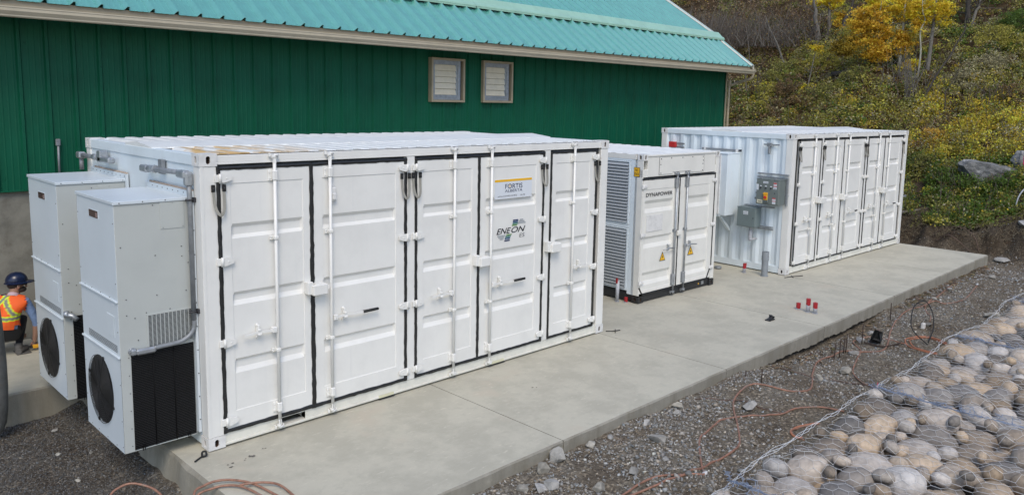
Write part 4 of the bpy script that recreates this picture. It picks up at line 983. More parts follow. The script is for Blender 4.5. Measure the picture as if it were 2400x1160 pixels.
text('NO', ns, 'notice_lettering', M['ink'], .158, -.009, 2.298, .055, .040, bold=.01, frame='end'); text('STACK', ns, 'notice_lettering', M['ink'], .178, -.009, 2.228, .100, .045, bold=.01, frame='end')

# ------------------------------------------------------------------ far container
CA = -.023
C = empty('shipping_container', (12.025, .017, .012), CA, label='far white side-opening container with ribbed end wall carrying grey electrical boxes', cat='shipping container')
frame20(C, False, ((1.285, 1.365), (3.548, 3.645)), ((.35, .36),), False)
HC = (1.853, 1.042, .222); H4 = (2.671,)+HC
zgC = (2.66, 2.02, 1.0, .27)
leaf(C, .312, 1.245, .46, 1.12, .918, 1, .300, H4, (.900, .673, .600, 1.09), gx=.0)
leaf(C, 1.398, 2.355, 1.55, 2.22, 1.953, 1, 1.385, H4, (1.935, 1.763, 1.650, 1.10))
leaf(C, 2.385, 3.500, 2.70, 3.32, 2.572, -1, 3.520, H4, (2.59, 2.80, 3.161, 1.10, 3.03))
leaf(C, 3.690, 4.612, 3.79, 4.47, 4.225, 1, 3.672, HC, (4.21, 3.95, 3.81, 1.11))
leaf(C, 4.648, 5.735, 4.91, 5.55, 4.825, -1, 5.762, H4, (4.84, 5.02, 5.408, 1.10, 5.25))
for i, q in enumerate(([(.300, .155), (.300, 2.765), (1.262, 2.765), (1.262, .155), (.300, .155)], [(1.385, .155), (1.385, 2.765), (3.522, 2.765), (3.522, .155), (1.385, .155)], [(2.370, .155), (2.370, 2.765)], [(3.672, .165), (3.672, 2.765), (5.755, 2.765), (5.755, .155), (3.672, .155)], [(4.630, .155), (4.630, 2.765)])):
    tape(C, q, .030, 50+i)
lock_box(C, 1.127, 1.453, 1.415, 1.53); lock_box(C, 2.30, 2.52, 1.40, 1.51); lock_box(C, 4.50, 4.75, 1.41, 1.53)
for i, x in enumerate((.292, 1.385, 3.49, 3.60, 5.77)): strap(C, x, 2.62, 2.33, hw=.045, skew=(.03, .0, .0, .01, 0)[i])
for x in (.918, 1.953, 2.572, 4.225, 4.825): m = MB(); m.box(x-.11, -.015, .01, x+.09, .02, .10, .004); m.build('keeper_plate', M['white'], C)
m = MB(); m.box(CL, -.02, 1.20, CL+.16, .0, 1.235, .004); m.box(CL+.10, -.03, 1.19, CL+.13, .01, 1.25); m.build('side_bracket', M['galv'], C)
m = MB(); m.box(CL+.005, .02, .15, CL+.05, .06, CH-.1, .004); m.build('side_post', M['castwhite'], C)
# boxes hanging on the end wall (local frame of C: x negative is outwards)
def hang(name, label, cat, group=None): return empty(name, (12.025, .017, .012), CA, label=label, cat=cat, group=group)
cb_ = hang('cabinet', 'tall white wall cabinet with a bracket below, partly hidden behind the cream container', 'cabinet')
m = MB(); m.box(-.50, 1.175, 1.135, -.03, 2.10, 2.44, .008); m.box(-.515, 1.165, 2.435, -.02, 2.11, 2.455, .004); m.build('housing', M['skywhite'], cb_)
m = MB(); m.box(-.520, 1.33, 1.16, -.498, 2.08, 2.42, .004); d = m.build('cabinet_door', M['castwhite'], cb_)
m = MB(); m.disc((-.520, 1.40, 2.24), (-1, 0, 0), .018, .01, 12); m.disc((-.520, 1.43, 1.78), (-1, 0, 0), .018, .01, 12); m.box(-.528, 1.42, 1.24, -.52, 1.47, 1.29); m.build('door_lock', M['rubber'], d)
m = MB(); m.add([(-.46, y, 1.135) for y in (1.34, 1.39)]+[(-.40, y, 1.135) for y in (1.34, 1.39)]+[(-.0, y, .82) for y in (1.34, 1.39)]+[(-.0, y, .74) for y in (1.34, 1.39)], [(0, 1, 7, 6), (2, 4, 5, 3), (0, 6, 4, 2), (1, 3, 5, 7)]); m.box(-.5, 1.3, 1.11, -.01, 1.43, 1.137, .002); m.build('support_bracket', M['skywhite'], cb_)
m = MB(); m.mi = 0; m.box(-.045, 1.16, 2.475, -.012, 2.12, 2.515, .003); m.mi = 1; m.box(-.06, 2.02, 2.44, -.045, 2.06, 2.53); m.box(-.06, 1.22, 2.44, -.045, 1.27, 2.53); m.mi = 2; m.box(-.047, 1.14, 2.47, -.03, 1.19, 2.52); m.build('mounting_rail', [M['conduit'], M['castwhite'], M['dark']], cb_)
rb = hang('alarm_box', 'red box on grey rails near the upper left of the far container end', 'box')
m = MB(); m.box(-.10, 2.80, 2.475, -.02, 2.975, 2.60, .006); m.build('housing', M['red'], rb)
m = MB(); m.box(-.045, 2.60, 2.55, -.012, 2.83, 2.585, .003); m.box(-.045, 2.60, 2.47, -.012, 2.83, 2.50, .003); m.build('mounting_rail', M['conduit'], rb)
br = hang('conduit_fitting', 'small grey conduit fitting on a short rail, top right of the far container end', 'conduit')
m = MB(); m.box(-.035, .29, 2.648, -.008, .635, 2.675, .003); m.build('mounting_rail', M['galv'], br)
m = MB(); m.box(-.085, .44, 2.62, -.03, .54, 2.70, .01); m.tube([(-.06, .488, 2.63), (-.06, .485, 2.58)], .024, 10); m.box(-.09, .462, 2.47, -.035, .512, 2.59, .012); m.build('pipe_fitting', M['conduit'], br)
# large enclosure with disconnect switch
eb = hang('electrical_enclosure', 'larger grey electrical box with yellow rotary switch and red and white warning labels', 'electrical box')
X1 = -.30
m = MB(); m.box(X1, .085, 1.452, -.045, .592, 1.965, .008); m.box(X1-.004, .078, 1.960, -.045, .60, 1.972, .003); m.build('housing', M['steelgrey'], eb)
m = MB(); m.box(X1-.016, .092, 1.465, X1+.001, .585, 1.950, .005); fd = m.build('enclosure_door', M['steelgrey'], eb)
xf = X1-.017
m = MB(); m.mi = 0
def lab(y0, z0, y1, z1): m.box(xf-.0015, y0, z0, xf+.001, y1, z1)
lab(.325, 1.885, .435, 1.925); lab(.465, 1.82, .505, 1.838); lab(.352, 1.82, .395, 1.838); lab(.235, 1.82, .28, 1.838)
lab(.535, 1.74, .580, 1.86); lab(.135, 1.78, .205, 1.915); lab(.145, 1.48, .215, 1.60)
m.mi = 1; m.box(xf-.003, .135, 1.888, xf-.001, .205, 1.913); m.box(xf-.003, .135, 1.833, xf-.001, .205, 1.850); m.box(xf-.003, .145, 1.583, xf-.001, .215, 1.605); m.box(xf-.003, .145, 1.532, xf-.001, .215, 1.545)
m.mi = 2; lab(.430, 1.475, .555, 1.545); m.mi = 3; m.box(xf-.003, .46, 1.50, xf-.001, .53, 1.515)
for z in (1.905, 1.898): m.box(xf-.003, .335, z, xf-.001, .425, z+.003)
for z in (1.865, 1.80, 1.79, 1.56, 1.50): m.box(xf-.003, .15, z, xf-.001, .195, z+.004)
m.build('warning_labels', [M['vinyl'], M['red'], mat('ivory_label', (.62, .60, .46), .5), M['ink']], fd)
m = MB()
for y in (.485, .373, .257): m.tube([(xf, y, 1.795), (xf-.02, y, 1.795)], .016, 10); 
m.tube([(xf, .17, 1.70), (xf-.006, .17, 1.70)], .012, 8); m.build('push_button', M['dark'], fd)
m = MB(); m.mi = 0; m.box(xf-.03, .30, 1.505, xf, .400, 1.715, .006); m.mi = 1; m.box(xf-.045, .305, 1.55, xf-.03, .395, 1.705, .005); m.box(xf-.05, .300, 1.665, xf-.03, .405, 1.69, .003); m.mi = 2; m.tube([(xf-.045, .35, 1.608), (xf-.065, .35, 1.608)], .030, 14); m.box(xf-.078, .342, 1.585, xf-.06, .358, 1.632, .003); m.build('rotary_switch', [M['steelgrey'], M['yellow'], M['red']], fd)
m = MB()
for z, r, l in ((1.865, .019, .07), (1.665, .021, .08), (1.55, .030, .09)): m.tube([(-.18, .59, z), (-.18, .59+l*.5, z)], r*1.15, 10); m.tube([(-.18, .59+l*.5, z), (-.18, .59+l, z)], r*.8, 10)
m.build('cable_gland', M['conduit'], eb)
m = MB(); m.box(-.045, .035, 2.045, -.008, .73, 2.075, .003); m.box(-.05, .05, 1.975, -.008, .73, 2.005, .003); m.box(-.045, .035, 1.43, -.008, .075, 2.0, .003); m.box(-.045, .03, 1.62, -.0, .085, 1.66, .003); m.box(-.05, .25, 1.42, -.008, .60, 1.452, .003); m.build('mounting_rail', M['galv'], eb)
m = MB(); m.box(X1-.004, .15, 1.972, X1+.02, .22, 2.0, .004); m.box(X1-.004, .47, 1.972, X1+.02, .53, 2.0, .004); m.build('lifting_lug', M['galv'], eb)
es = hang('electrical_enclosure', 'smaller plain grey electrical box, below and left of the one with the yellow switch', 'electrical box')
m = MB(); m.box(-.27, .592, .935, -.045, 1.025, 1.340, .007); m.box(-.276, .586, 1.335, -.045, 1.03, 1.348, .003); m.build('housing', M['steelgrey2'], es)
m = MB(); m.box(-.285, .60, .945, -.268, 1.015, 1.328, .004); fd2 = m.build('enclosure_door', M['steelgrey2'], es)
m = MB(); m.mi = 0; m.box(-.2875, .76, 1.225, -.284, .87, 1.265); m.box(-.2875, .76, 1.195, -.284, .87, 1.218); m.mi = 1; m.box(-.289, .78, 1.244, -.287, .85, 1.249); m.box(-.289, .78, 1.205, -.287, .85, 1.209); m.mi = 2; m.tube([(-.285, .64, 1.13), (-.292, .64, 1.13)], .012, 8); m.build('label_plate', [M['vinyl'], M['ink'], M['dark']], fd2)
m = MB(); m.box(-.045, .316, 1.352, -.008, 1.0, 1.382, .003); m.box(-.05, .32, .89, -.008, .66, .925, .003); m.box(-.045, .32, .94, -.008, .60, .965, .003); m.build('mounting_rail', M['galv'], es)
m = MB(); m.tube([(-.16, .75, .935), (-.16, .75, .87)], .030, 12); m.box(-.20, .71, .63, -.12, .79, .88, .028); m.tube([(-.14, .74, .66), (-.02, .68, .68)], .024, 10); m.build('conduit_body', M['stubgrey'], es)

# ------------------------------------------------------------------ pipes standing out of the slab
def stub(x, y, hh, r, cap, label, capfrac=.45, group=None, tilt=0, name='pipe_stub'):
    r0 = empty(name, (x, y, .002), label=label, cat='pipe', group=group)
    m = MB(); m.tube([(0, 0, 0), (tilt*hh, 0, hh)], r, 14); m.tube([(0, 0, 0), (0, 0, .008)], r*1.35, 12); m.build('pipe', M['stubgrey'], r0)
    if cap:
        rg = random.Random(int(x*100)); m = MB(); n = 14; z0 = hh*(1-capfrac)
        vs = [((r*1.06)*math.cos(2*PI*i/n)+tilt*z, r*1.06*math.sin(2*PI*i/n), z) for k in range(3) for i in range(n) for z in [[z0+rg.uniform(-.012, .008), hh*.9, hh+rg.uniform(.0, .012)][k]]]
        m.add(vs, [(k*n+i, k*n+(i+1) % n, (k+1)*n+(i+1) % n, (k+1)*n+i) for k in range(2) for i in range(n)]); m.add([(p[0], p[1], p[2]) for p in vs[2*n:]], [tuple(range(n))])
        m.build('tape_cap', M['redtape'], r0)
    return r0
GRP = 'red-taped pipe stubs in the slab'
stub(9.68, -1.40, .105, .036, True, 'shortest of the three red-capped stubs in the open slab, the left one', .75, GRP)
stub(9.62, -1.60, .225, .036, True, 'tallest of the three red-capped stubs, in the middle', .45, GRP)
stub(9.63, -1.72, .180, .036, True, 'right one of the three red-capped stubs in the open slab', .5, GRP)
stub(11.64, .735, .19, .035, True, 'red-capped stub close to the end wall of the far container', .5, GRP, .12)
r0 = empty('standpipe', (11.672, .291, .002), label='thick grey plastic pipe standing upright by the corner of the far container', cat='pipe')
m = MB(); m.tube([(0, 0, 0), (0, 0, .36)], .066, 20, False); m.tube([(0, 0, 0), (0, 0, .012)], .082, 16); m.build('pipe', M['pvc'], r0)
m = MB(); m.tube([(0, 0, .33), (0, 0, .42)], .075, 20, False); m.tube([(0, 0, .42), (0, 0, .425)], [.075, .068], 20, False); m.tube([(0, 0, .42), (0, 0, .505)], .070, 20, False); m.tube([(0, 0, .505), (0, 0, .30)], .060, 20, False); m.tube([(0, 0, .503), (0, 0, .507)], [.070, .060], 20, False); m.build('coupling', M['pvc'], r0)
m = MB(); m.disc((0, 0, .31), (0, 0, 1), .06, .01, 16); m.build('pipe_plug', M['dark'], r0)
m = MB(); m.tube([(11.565, 1.308, .002), (11.565, 1.308, .05)], .075, 18); m.tube([(11.565, 1.308, .05), (11.565, 1.308, .056)], [.05, .045], 14); tag(m.build('pipe_cover', M['conduit']), 'low round grey pipe cover between the cream container and the far container', 'pipe cover')
r0 = stub(7.70, 1.00, .375, .032, False, 'thin grey upright pipe before the black base of the cream container, by the louvres')
m = MB(); m.box(-.035, -.02, .33, -.015, .02, .42, .004); m.build('tape_tab', M['redtape'], r0)
stub(7.77, .86, .085, .030, True, 'very short red-capped stub beside the black base of the cream container', .8, GRP)

# ------------------------------------------------------------------ litter on the slab
m = MB(); m.tube(smooth_path([(-.19, -.12, .012), (-.14, -.085, .012), (-.10, -.065, .014)], 4), .008, 6); m.tube(smooth_path([(-.10, -.07, .014), (-.08, -.03, .04), (-.055, -.045, .045), (-.06, -.075, .02), (-.095, -.065, .012)], 4), .010, 6)
tag(m.build('cable_tie', M['rubber']), 'small black twisted tie lying by the bottom corner of the near container', 'cable tie')
rg = random.Random(4); m = MB(); vs = [(8.66+rg.uniform(-.09, .09), -1.40+rg.uniform(-.07, .07), rg.uniform(.004, .085)) for _ in range(14)]
m.add(vs, [(i, (i+3) % 14, (i+5) % 14) for i in range(14)]+[(i, (i+1) % 14, (i+6) % 14) for i in range(14)]); m.box(8.57, -1.45, .002, 8.74, -1.36, .02)
tag(m.build('crumpled_plastic', M['dark']), 'crumpled dark scrap of plastic lying alone on the open slab', 'plastic scrap')
for nm, P, lb in (('wood_sliver', [(6.12, -.02), (6.20, -.09), (6.33, -.13)], 'thin black strip lying at the right foot of the near container'), ('wood_sliver', [(11.82, -.08), (12.0, -.12), (12.3, -.24)], 'thin dark strip under the left foot of the far container')):
    m = MB(); m.tube([(x, y, .008) for x, y in P], .008, 5); m.tube([(P[1][0]-.04, P[1][1]-.08, .008), (P[1][0]+.1, P[1][1]+.03, .012)], .006, 5); tag(m.build('rubber_strip', M['rubber']), lb, 'strip')
rg = random.Random(12)
def stain(x, y, r, n, label):
    m = MB()
    for k in range(n):
        cx_, cy_ = x+rg.gauss(0, r*.8), y+rg.gauss(0, r*.6); rr_ = r*rg.uniform(.25, .6); m.add([(cx_+rr_*rg.uniform(.6, 1.2)*math.cos(2*PI*i/9)*1.3, cy_+rr_*rg.uniform(.5, 1.1)*math.sin(2*PI*i/9), .0045+.0002*k) for i in range(9)], [tuple(range(9))])
    o = m.build('stain', mat('stain', (.13, .12, .105), .8), pad)
stain(.30, -.357, .040, 4, ''); stain(.18, -.385, .018, 2, ''); stain(.03, -.40, .03, 3, ''); stain(.42, -.28, .02, 2, ''); stain(3.6, -.92, .03, 2, '')

# ------------------------------------------------------------------ cables on the ground
def cable(name, pts, r, mt, label, lift=.0, cat='cable', group=None):
    P = [(x, y, max(hg(x, y), lift if False else -9)+r+z) for x, y, z in [(p[0], p[1], p[2] if len(p) > 2 else 0) for p in pts]]
    P = smooth_path(P, 7); P = [Vector((p.x, p.y, max(p.z, hg(p.x, p.y)+r*.7))) for p in P]
    m = MB(); m.tube(P, r, 7); o = m.build(name, M[mt]); return tag(o, label, cat, group)
cable('cable', [(2.20, -3.13), (2.578, -3.224), (2.833, -3.291), (3.136, -3.335), (3.466, -3.361), (3.763, -3.392), (4.041, -3.396), (4.269, -3.339), (4.461, -3.236), (4.792, -3.015), (5.092, -2.803), (5.39, -2.638), (5.687, -2.562), (5.901, -2.588), (5.986, -2.715), (6.105, -2.978), (6.302, -3.076), (6.551, -3.084), (7.066, -2.874), (7.277, -2.771), (7.656, -2.634), (7.945, -2.541), (8.247, -2.496), (8.529, -2.529), (8.844, -2.553), (9.06, -2.78), (9.438, -2.921), (9.825, -2.871), (10.646, -2.628), (11.703, -2.471), (12.379, -2.54), (13.177, -2.528), (13.938, -2.446), (14.958, -2.383)], .0115, 'rope', 'longest copper-brown cable, winding over the dirt from the bottom edge to the far slab end')
cable('cable', [(5.994, -3.75), (5.973, -3.506), (5.864, -3.376), (5.681, -3.28), (5.451, -3.238), (5.201, -3.132), (4.993, -2.981), (4.747, -2.895), (4.531, -2.891), (4.259, -2.939), (4.07, -2.98), (3.711, -3.211), (3.491, -3.379), (3.36, -3.47), (3.20, -3.335), (3.018, -3.224), (2.828, -3.167), (2.59, -3.15), (2.30, -3.15)], .011, 'rope', 'brown cable that leaves the river-stone baskets and crosses under the longest cable')
cable('cable', [(5.05, -2.30), (5.281, -2.538), (5.40, -2.634), (5.423, -2.781), (5.414, -2.992), (5.421, -3.148), (5.484, -3.247)], .008, 'brownrope', 'thin dark brown cable joining the crossing cables in the near dirt')
cable('cable', [(7.188, -2.35), (7.144, -2.549), (7.244, -2.798), (7.423, -3.007), (7.443, -3.234), (7.447, -3.415), (7.321, -3.70)], .009, 'brownrope', 'dark brown cable running from the slab edge to the second stone basket')
cable('cable', [(10.05, -3.1), (10.021, -2.541), (9.769, -2.446), (9.536, -2.429), (9.331, -2.553), (9.119, -2.718), (8.699, -2.847), (8.16, -2.989), (7.878, -3.127), (7.519, -3.399), (7.38, -3.6)], .010, 'rope', 'pale brown cable looping round the loose rocks and the bent rebar')
cable('cable', [(9.775, -3.80), (9.792, -3.434), (9.941, -3.157), (10.245, -2.995), (10.491, -2.997), (10.721, -3.161), (10.66, -3.363), (10.417, -3.676), (10.2, -3.9)], .011, 'brightrope', 'bright copper coil lying next to the black hoop and the middle stone baskets')
cable('cable', [(9.85, -3.80), (9.86, -3.42), (9.99, -3.22), (10.245, -3.06), (10.48, -3.06), (10.66, -3.2), (10.60, -3.36), (10.36, -3.676), (10.1, -3.9)], .010, 'brightrope', 'second bright copper turn, just inside the bright coil')
cable('cable', [(10.30, -3.32), (10.55, -3.0, .12), (10.75, -2.90, .25), (11.05, -2.85, .36), (11.30, -2.93, .36), (11.25, -3.07, .22), (10.95, -3.2, .08), (10.40, -3.30)], .009, 'rubber', 'black hoop of hose standing up from the dirt beside the copper coil', cat='hose')
cable('cable', [(4.98, -3.72), (4.936, -3.665), (4.99, -3.575), (5.185, -3.52), (5.345, -3.542), (5.50, -3.65)], .011, 'brightrope', 'small bright orange loop at the edge of the nearest stone basket')
cable('cable', [(4.95, -3.75), (4.97, -3.62), (5.05, -3.555), (5.2, -3.545), (5.36, -3.565), (5.5, -3.68)], .009, 'rope', 'duller second strand inside the small orange loop by the nearest basket')
cable('cable', [(14.989, -2.781), (14.132, -2.885), (13.323, -2.965), (12.865, -2.814), (12.853, -2.619), (12.566, -2.554), (11.994, -2.759), (11.768, -2.895), (11.4, -3.0)], .010, 'rope', 'far pinkish brown cable curving over the stony dirt near the slab end')
cable('cable', [(19.2, -.55), (19.15, -.8, .25), (19.1, -1.25, .42), (19.05, -1.6, .30), (19.0, -1.75, .0)], .009, 'brownrope', 'brown cable arching up against the dark bank behind the slab', cat='cable')
cable('cable', [(19.05, -.7), (19.0, -1.0, .12), (18.95, -1.4, .14), (18.9, -1.6, .0)], .008, 'brownrope', 'lower thin brown arch against the dark bank behind the slab')
def hose(pts, label, mt='rope', r=.011):
    m = MB(); m.tube(smooth_path(pts, 8), r, 8); return tag(m.build('cable', M[mt]), label, 'cable')
hose([(-.50, -.95, -.20), (-.449, -.716, -.0), (-.335, -.668, .03), (-.216, -.685, .04), (-.109, -.772, .04), (-.008, -.935, .03), (.06, -1.25, .013), (.10, -1.6, .013)], 'upper cable arching over the left slab edge at the bottom of the view')
hose([(-.52, -.92, -.22), (-.439, -.740, -.02), (-.288, -.752, .02), (-.174, -.815, .03), (-.10, -.93, .03), (-.05, -1.15, .02), (-.03, -1.5, .013)], 'lower cable looped over the left slab edge at the bottom of the view')
hose([(-.12, -.9, .045), (.0, -.952, .045), (.109, -1.044, .04), (.154, -1.15, .03), (.16, -1.35, .013)], 'short loop that branches right from the cables on the slab corner')
hose([(-1.0, -.15, -.30), (-.884, .082, -.17), (-.777, .131, -.13), (-.675, .104, -.12), (-.572, -.006, -.15), (-.528, -.144, -.18), (-.50, -.40, -.27)], 'cable arching over the dark crushed stone left of the slab')
# rebar stakes
for i, (x, y, hh, tx, lb) in enumerate(((6.226, -2.329, .09, .0, 'short rusty stake nearest the slab in the near dirt'), (6.134, -2.607, .17, .0, 'rusty stake standing in the near dirt beside the long cable'), (8.456, -2.574, .22, .10, 'leaning leftmost rebar of the four close together by the slab'), (8.461, -2.655, .32, .04, 'tall second rebar of the four close together'), (8.781, -2.587, .28, .03, 'third rebar of the four close together by the slab'), (8.849, -2.591, .30, .05, 'rightmost rebar of the four close together'), (9.531, -2.573, .34, .0, 'upright rusty rebar at the bent bar and black debris'), (11.14, -2.427, .30, .0, 'lone rebar standing against the slab edge farther back'))):
    m = MB(); m.tube([(0, 0, -.1), (tx*.5, 0, hh)], .009, 7); o = m.build('rebar_stake', M['rebar']); o.location = (x, y, hg(x, y)); tag(o, lb, 'rebar', 'rebar stakes in the dirt')
m = MB(); m.tube(smooth_path([(9.55, -2.60, hg(9.55, -2.6)+.03), (9.62, -2.85, hg(9.6, -2.85)+.03), (9.8, -3.0, hg(9.8, -3.0)+.035), (10.0, -3.0, hg(10., -3.0)+.03)], 5), .012, 7); tag(m.build('bent_rebar', M['rebar']), 'bent dark bar lying at the foot of the upright rebar by the slab', 'rebar')

# ------------------------------------------------------------------ stones
def rock_mesh(seed, n=14, sq=.7):
    r = random.Random(seed); bm = bmesh.new()
    for _ in range(n):
        v = Vector((r.gauss(0, 1), r.gauss(0, 1), r.gauss(0, 1))).normalized()*r.uniform(.38, .5); bm.verts.new((v.x, v.y*r.uniform(.75, 1), v.z*sq))
    res = bmesh.ops.convex_hull(bm, input=bm.verts); bmesh.ops.delete(bm, geom=[g_ for g_ in res['geom_interior'] if isinstance(g_, bmesh.types.BMVert)], context='VERTS')
    bmesh.ops.triangulate(bm, faces=bm.faces); bm.verts.index_update()
    V = np.array([v.co[:] for v in bm.verts]); T = np.array([[v.index for v in f.verts] for f in bm.faces]); bm.free(); return V, T
RV = [rock_mesh(s, 9+s % 4, .45+.1*(s % 4)) for s in range(12)]
def rot_mats(n):
    q = rng.normal(size=(n, 4)); q /= np.linalg.norm(q, axis=1)[:, None]; w_, x, y, z = q.T
    return np.stack([1-2*(y*y+z*z), 2*(x*y-w_*z), 2*(x*z+w_*y), 2*(x*y+w_*z), 1-2*(x*x+z*z), 2*(y*z-w_*x), 2*(x*z-w_*y), 2*(y*z+w_*x), 1-2*(x*x+y*y)], 1).reshape(n, 3, 3)
def scatter_rocks(name, xy, size, col, z_off, label=None):
    n = len(xy); z = np.array([hg(a, b) for a, b in xy]); which = rng.integers(0, 12, n); R = rot_mats(n); Vs = []; Ts = []; Cs = []; o = 0
    for k in range(12):
        idx = np.where(which == k)[0]
        if not len(idx): continue
        V, T = RV[k]
        P = np.einsum('nij,vj->nvi', R[idx], V)*size[idx][:, None, None]; P[..., 2] *= .75
        P[..., 0] += xy[idx, 0][:, None]; P[..., 1] += xy[idx, 1][:, None]; P[..., 2] += (z[idx]+z_off*size[idx])[:, None]
        Vs.append(P.reshape(-1, 3)); nv = len(V); Ts.append((T[None]+(np.arange(len(idx))*nv)[:, None, None]).reshape(-1, 3)+o); o += nv*len(idx); Cs.append(np.repeat(col[idx], nv, 0))
    ob = bulk(name, np.concatenate(Vs), np.concatenate(Ts), np.concatenate(Cs), M['gravelmat'], npf=3); tag(ob, label, kind='stuff'); return ob
def greys(n, lo, hi, warm=.06):
    v = rng.uniform(lo, hi, n)*(1+.8*(rng.random(n) < .13)); wv = rng.normal(0, warm, n)
    return np.clip(np.stack([v*(1.05+wv), v, v*(.91-wv)], 1), .02, .6)
# dirt strip between slab and baskets: density falls with distance, clustered near the slab edge
n = 34000; x = 1.0+16.9*rng.random(n)**1.45; y = -2.2-1.75*rng.random(n)**1.25
cl = vnoise(x, y, 2.3, 11); keep = rng.random(n) < np.clip((cl-.25)*1.9, .16, 1); x, y = x[keep], y[keep]
size = (.011+.042*rng.random(len(x))**3+.045*(rng.random(len(x)) < .03))*np.where(x < 5, 1.15, 1); scatter_rocks('gravel', np.stack([x, y], 1), size, greys(len(x), .17, .36), .12, 'loose angular gravel scattered over the dirt strip')
n = 3000; x = rng.uniform(11, 19.5, n); y = rng.uniform(-4.6, -2.3, n); scatter_rocks('gravel', np.stack([x, y], 1), .02+.06*rng.random(n)**3, greys(n, .16, .36), .12, 'loose stones in the dirt beyond the slab end')
n = 15000; x = rng.uniform(-1.7, -.33, n); y = rng.uniform(-1.6, 2.98, n); scatter_rocks('crushed_stone', np.stack([x, y], 1), .014+.024*rng.random(n)**1.6, greys(n, .045, .14, .05)*np.array([.99, 1, 1.04]), .1, 'dark crushed stone in the pit under the air conditioners')
n = 1500; x = rng.uniform(18.3, 21, n); y = rng.uniform(-4.5, 3.5, n); scatter_rocks('gravel', np.stack([x, y], 1), .02+.06*rng.random(n)**3, greys(n, .05, .16), .1, 'stones stuck in the dark earth bank')
# larger rocks, each its own thing
def rock(x, y, s, label, seed, col=None, sq=1, name='rock', z=None, group='loose rocks in the dirt'):
    V, T = rock_mesh(900+seed, 16, .62); me = bpy.data.meshes.new(name); me.from_pydata([tuple(v) for v in V*s*np.array([1, .85, sq])], [], [tuple(t) for t in T]); me.materials.append(col or M['rock'])
    o = link(name, me); o.location = (x, y, (hg(x, y) if z is None else z)+.16*s*sq); o.rotation_euler = (0, 0, seed*1.7); return tag(o, label, 'rock', group)
RK = ((7.925, -2.976, .26, 'flat brown-grey rock beside the pale looping cable'), (7.162, -2.896, .20, 'rounded tan rock touching the long cable below the slab middle'), (5.272, -2.917, .26, 'chunky pale rock between two crossing cables in the near dirt'), (8.862, -2.716, .20, 'flat pale rock at the foot of the rebar group'), (2.548, -2.269, .26, 'largest grey rock against the slab edge at the bottom of the view'), (3.659, -2.71, .22, 'low broad rock in the middle of the near dirt'), (2.913, -2.962, .17, 'sharp grey wedge of rock just above the lowest cable'), (2.133, -2.592, .19, 'pale block at the very bottom edge, left of the blue wire'), (2.05, -2.513, .17, 'flat stone at the bottom edge next to the pale block'), (2.452, -2.921, .19, 'tilted grey stone at the bottom edge between the cables'), (3.379, -2.301, .11, 'small light stone close to the slab edge'), (3.075, -2.276, .15, 'elongated tan stone under the slab edge'), (4.695, -2.172-.1, .20, 'pinkish brown rock heaped against the slab edge'), (4.56, -2.36, .14, 'pale split stone in front of the pinkish rock'), (3.351, -3.036, .10, 'small white stone near the lower cable'), (2.28, -2.338, .20, 'flat white-grey slab of rock left of the bottom edge stones'), (1.921, -2.421, .16, 'grey stone at the foot of the slab in the bottom strip'), (3.946, -2.356, .15, 'light angular stone on the grey rubble by the slab'), (12.436, -3.711, .30, 'brown boulder-like rock farther along beyond the copper coil'), (12.9, -3.85, .20, 'smaller pale rock behind the brown one beyond the coil'), (11.2, -3.05, .16, 'white chunk inside the black hoop'), (9.66, -2.50, .20, 'tan stone behind the black debris at the slab'), (10.2, -2.46, .16, 'pale lump under the undercut slab edge'), (13.0, -2.55, .18, 'pale stone by the slab in the far dirt'), (14.2, -2.5, .16, 'grey stone near the slab in the far dirt'), (16.2, -2.75, .22, 'stone near the far right corner of the slab'))
for i, (x, y, s, lb) in enumerate(RK): rock(x, y, s, lb, i, sq=.8+.4*((i*37) % 10)/10)
for i, (x, y, s, lb) in enumerate(((-.869, 1.727, .085, 'pale stone under the far air conditioner'), (-.718, 2.405, .095, 'grey stone highest in the crushed stone pit'), (-.878, 1.053, .075, 'light stone low in the pit at the left edge'), (-.60, 1.587, .06, 'small stone in front of the near air conditioner'))): rock(x, y, s, lb, 40+i, group='pale stones in the pit')
rock(18.75, -2.35, .55, 'pale broken slab of rock at the foot of the bank beyond the slab corner', 60, sq=.35); rock(19.6, -2.55, .5, 'white-topped rock sticking out of the bank at the right', 61, sq=.5); rock(20.1, -2.9, .7, 'brown rock at the right edge on the bank', 62, sq=.6)
m = MB(); rg = random.Random(8); vs = [(9.72+rg.uniform(-.10, .10), -2.72+rg.uniform(-.10, .10), hg(9.7, -2.7)+rg.uniform(.0, .26)) for _ in range(16)]
m.add(vs, [(i, (i+3) % 16, (i+7) % 16) for i in range(16)]+[(i, (i+2) % 16, (i+5) % 16) for i in range(16)]); tag(m.build('plastic_bag', M['rubber']), 'black plastic wrapping crumpled beside the upright rebar', 'plastic scrap')
m = MB(); z_ = hg(11.0, -3.0); m.add([(10.95, -2.98, z_+.02), (11.1, -2.96, z_+.06), (11.17, -3.02, z_+.2), (11.0, -3.02, z_+.14)], [(0, 1, 2, 3)]); m.box(11.0, -3.04, z_, 11.08, -2.98, z_+.1, .01); tag(m.build('white_rag', M['castwhite']), 'white rag inside the black hose hoop', 'rag')
m = MB(); z_ = hg(7.15, -3.65); m.add([(7.1, -3.72, z_+.12), (7.18, -3.70, z_+.12), (7.19, -3.69, z_+.18), (7.12, -3.71, z_+.19)], [(0, 1, 2, 3)]); m.tube([(7.1, -3.72, z_), (7.1, -3.72, z_+.19)], .003, 5); tag(m.build('pink_flag', mat('pink_flag', (.75, .05, .14), .6)), 'tiny pink marker flag at the edge of the stone baskets', 'flag')
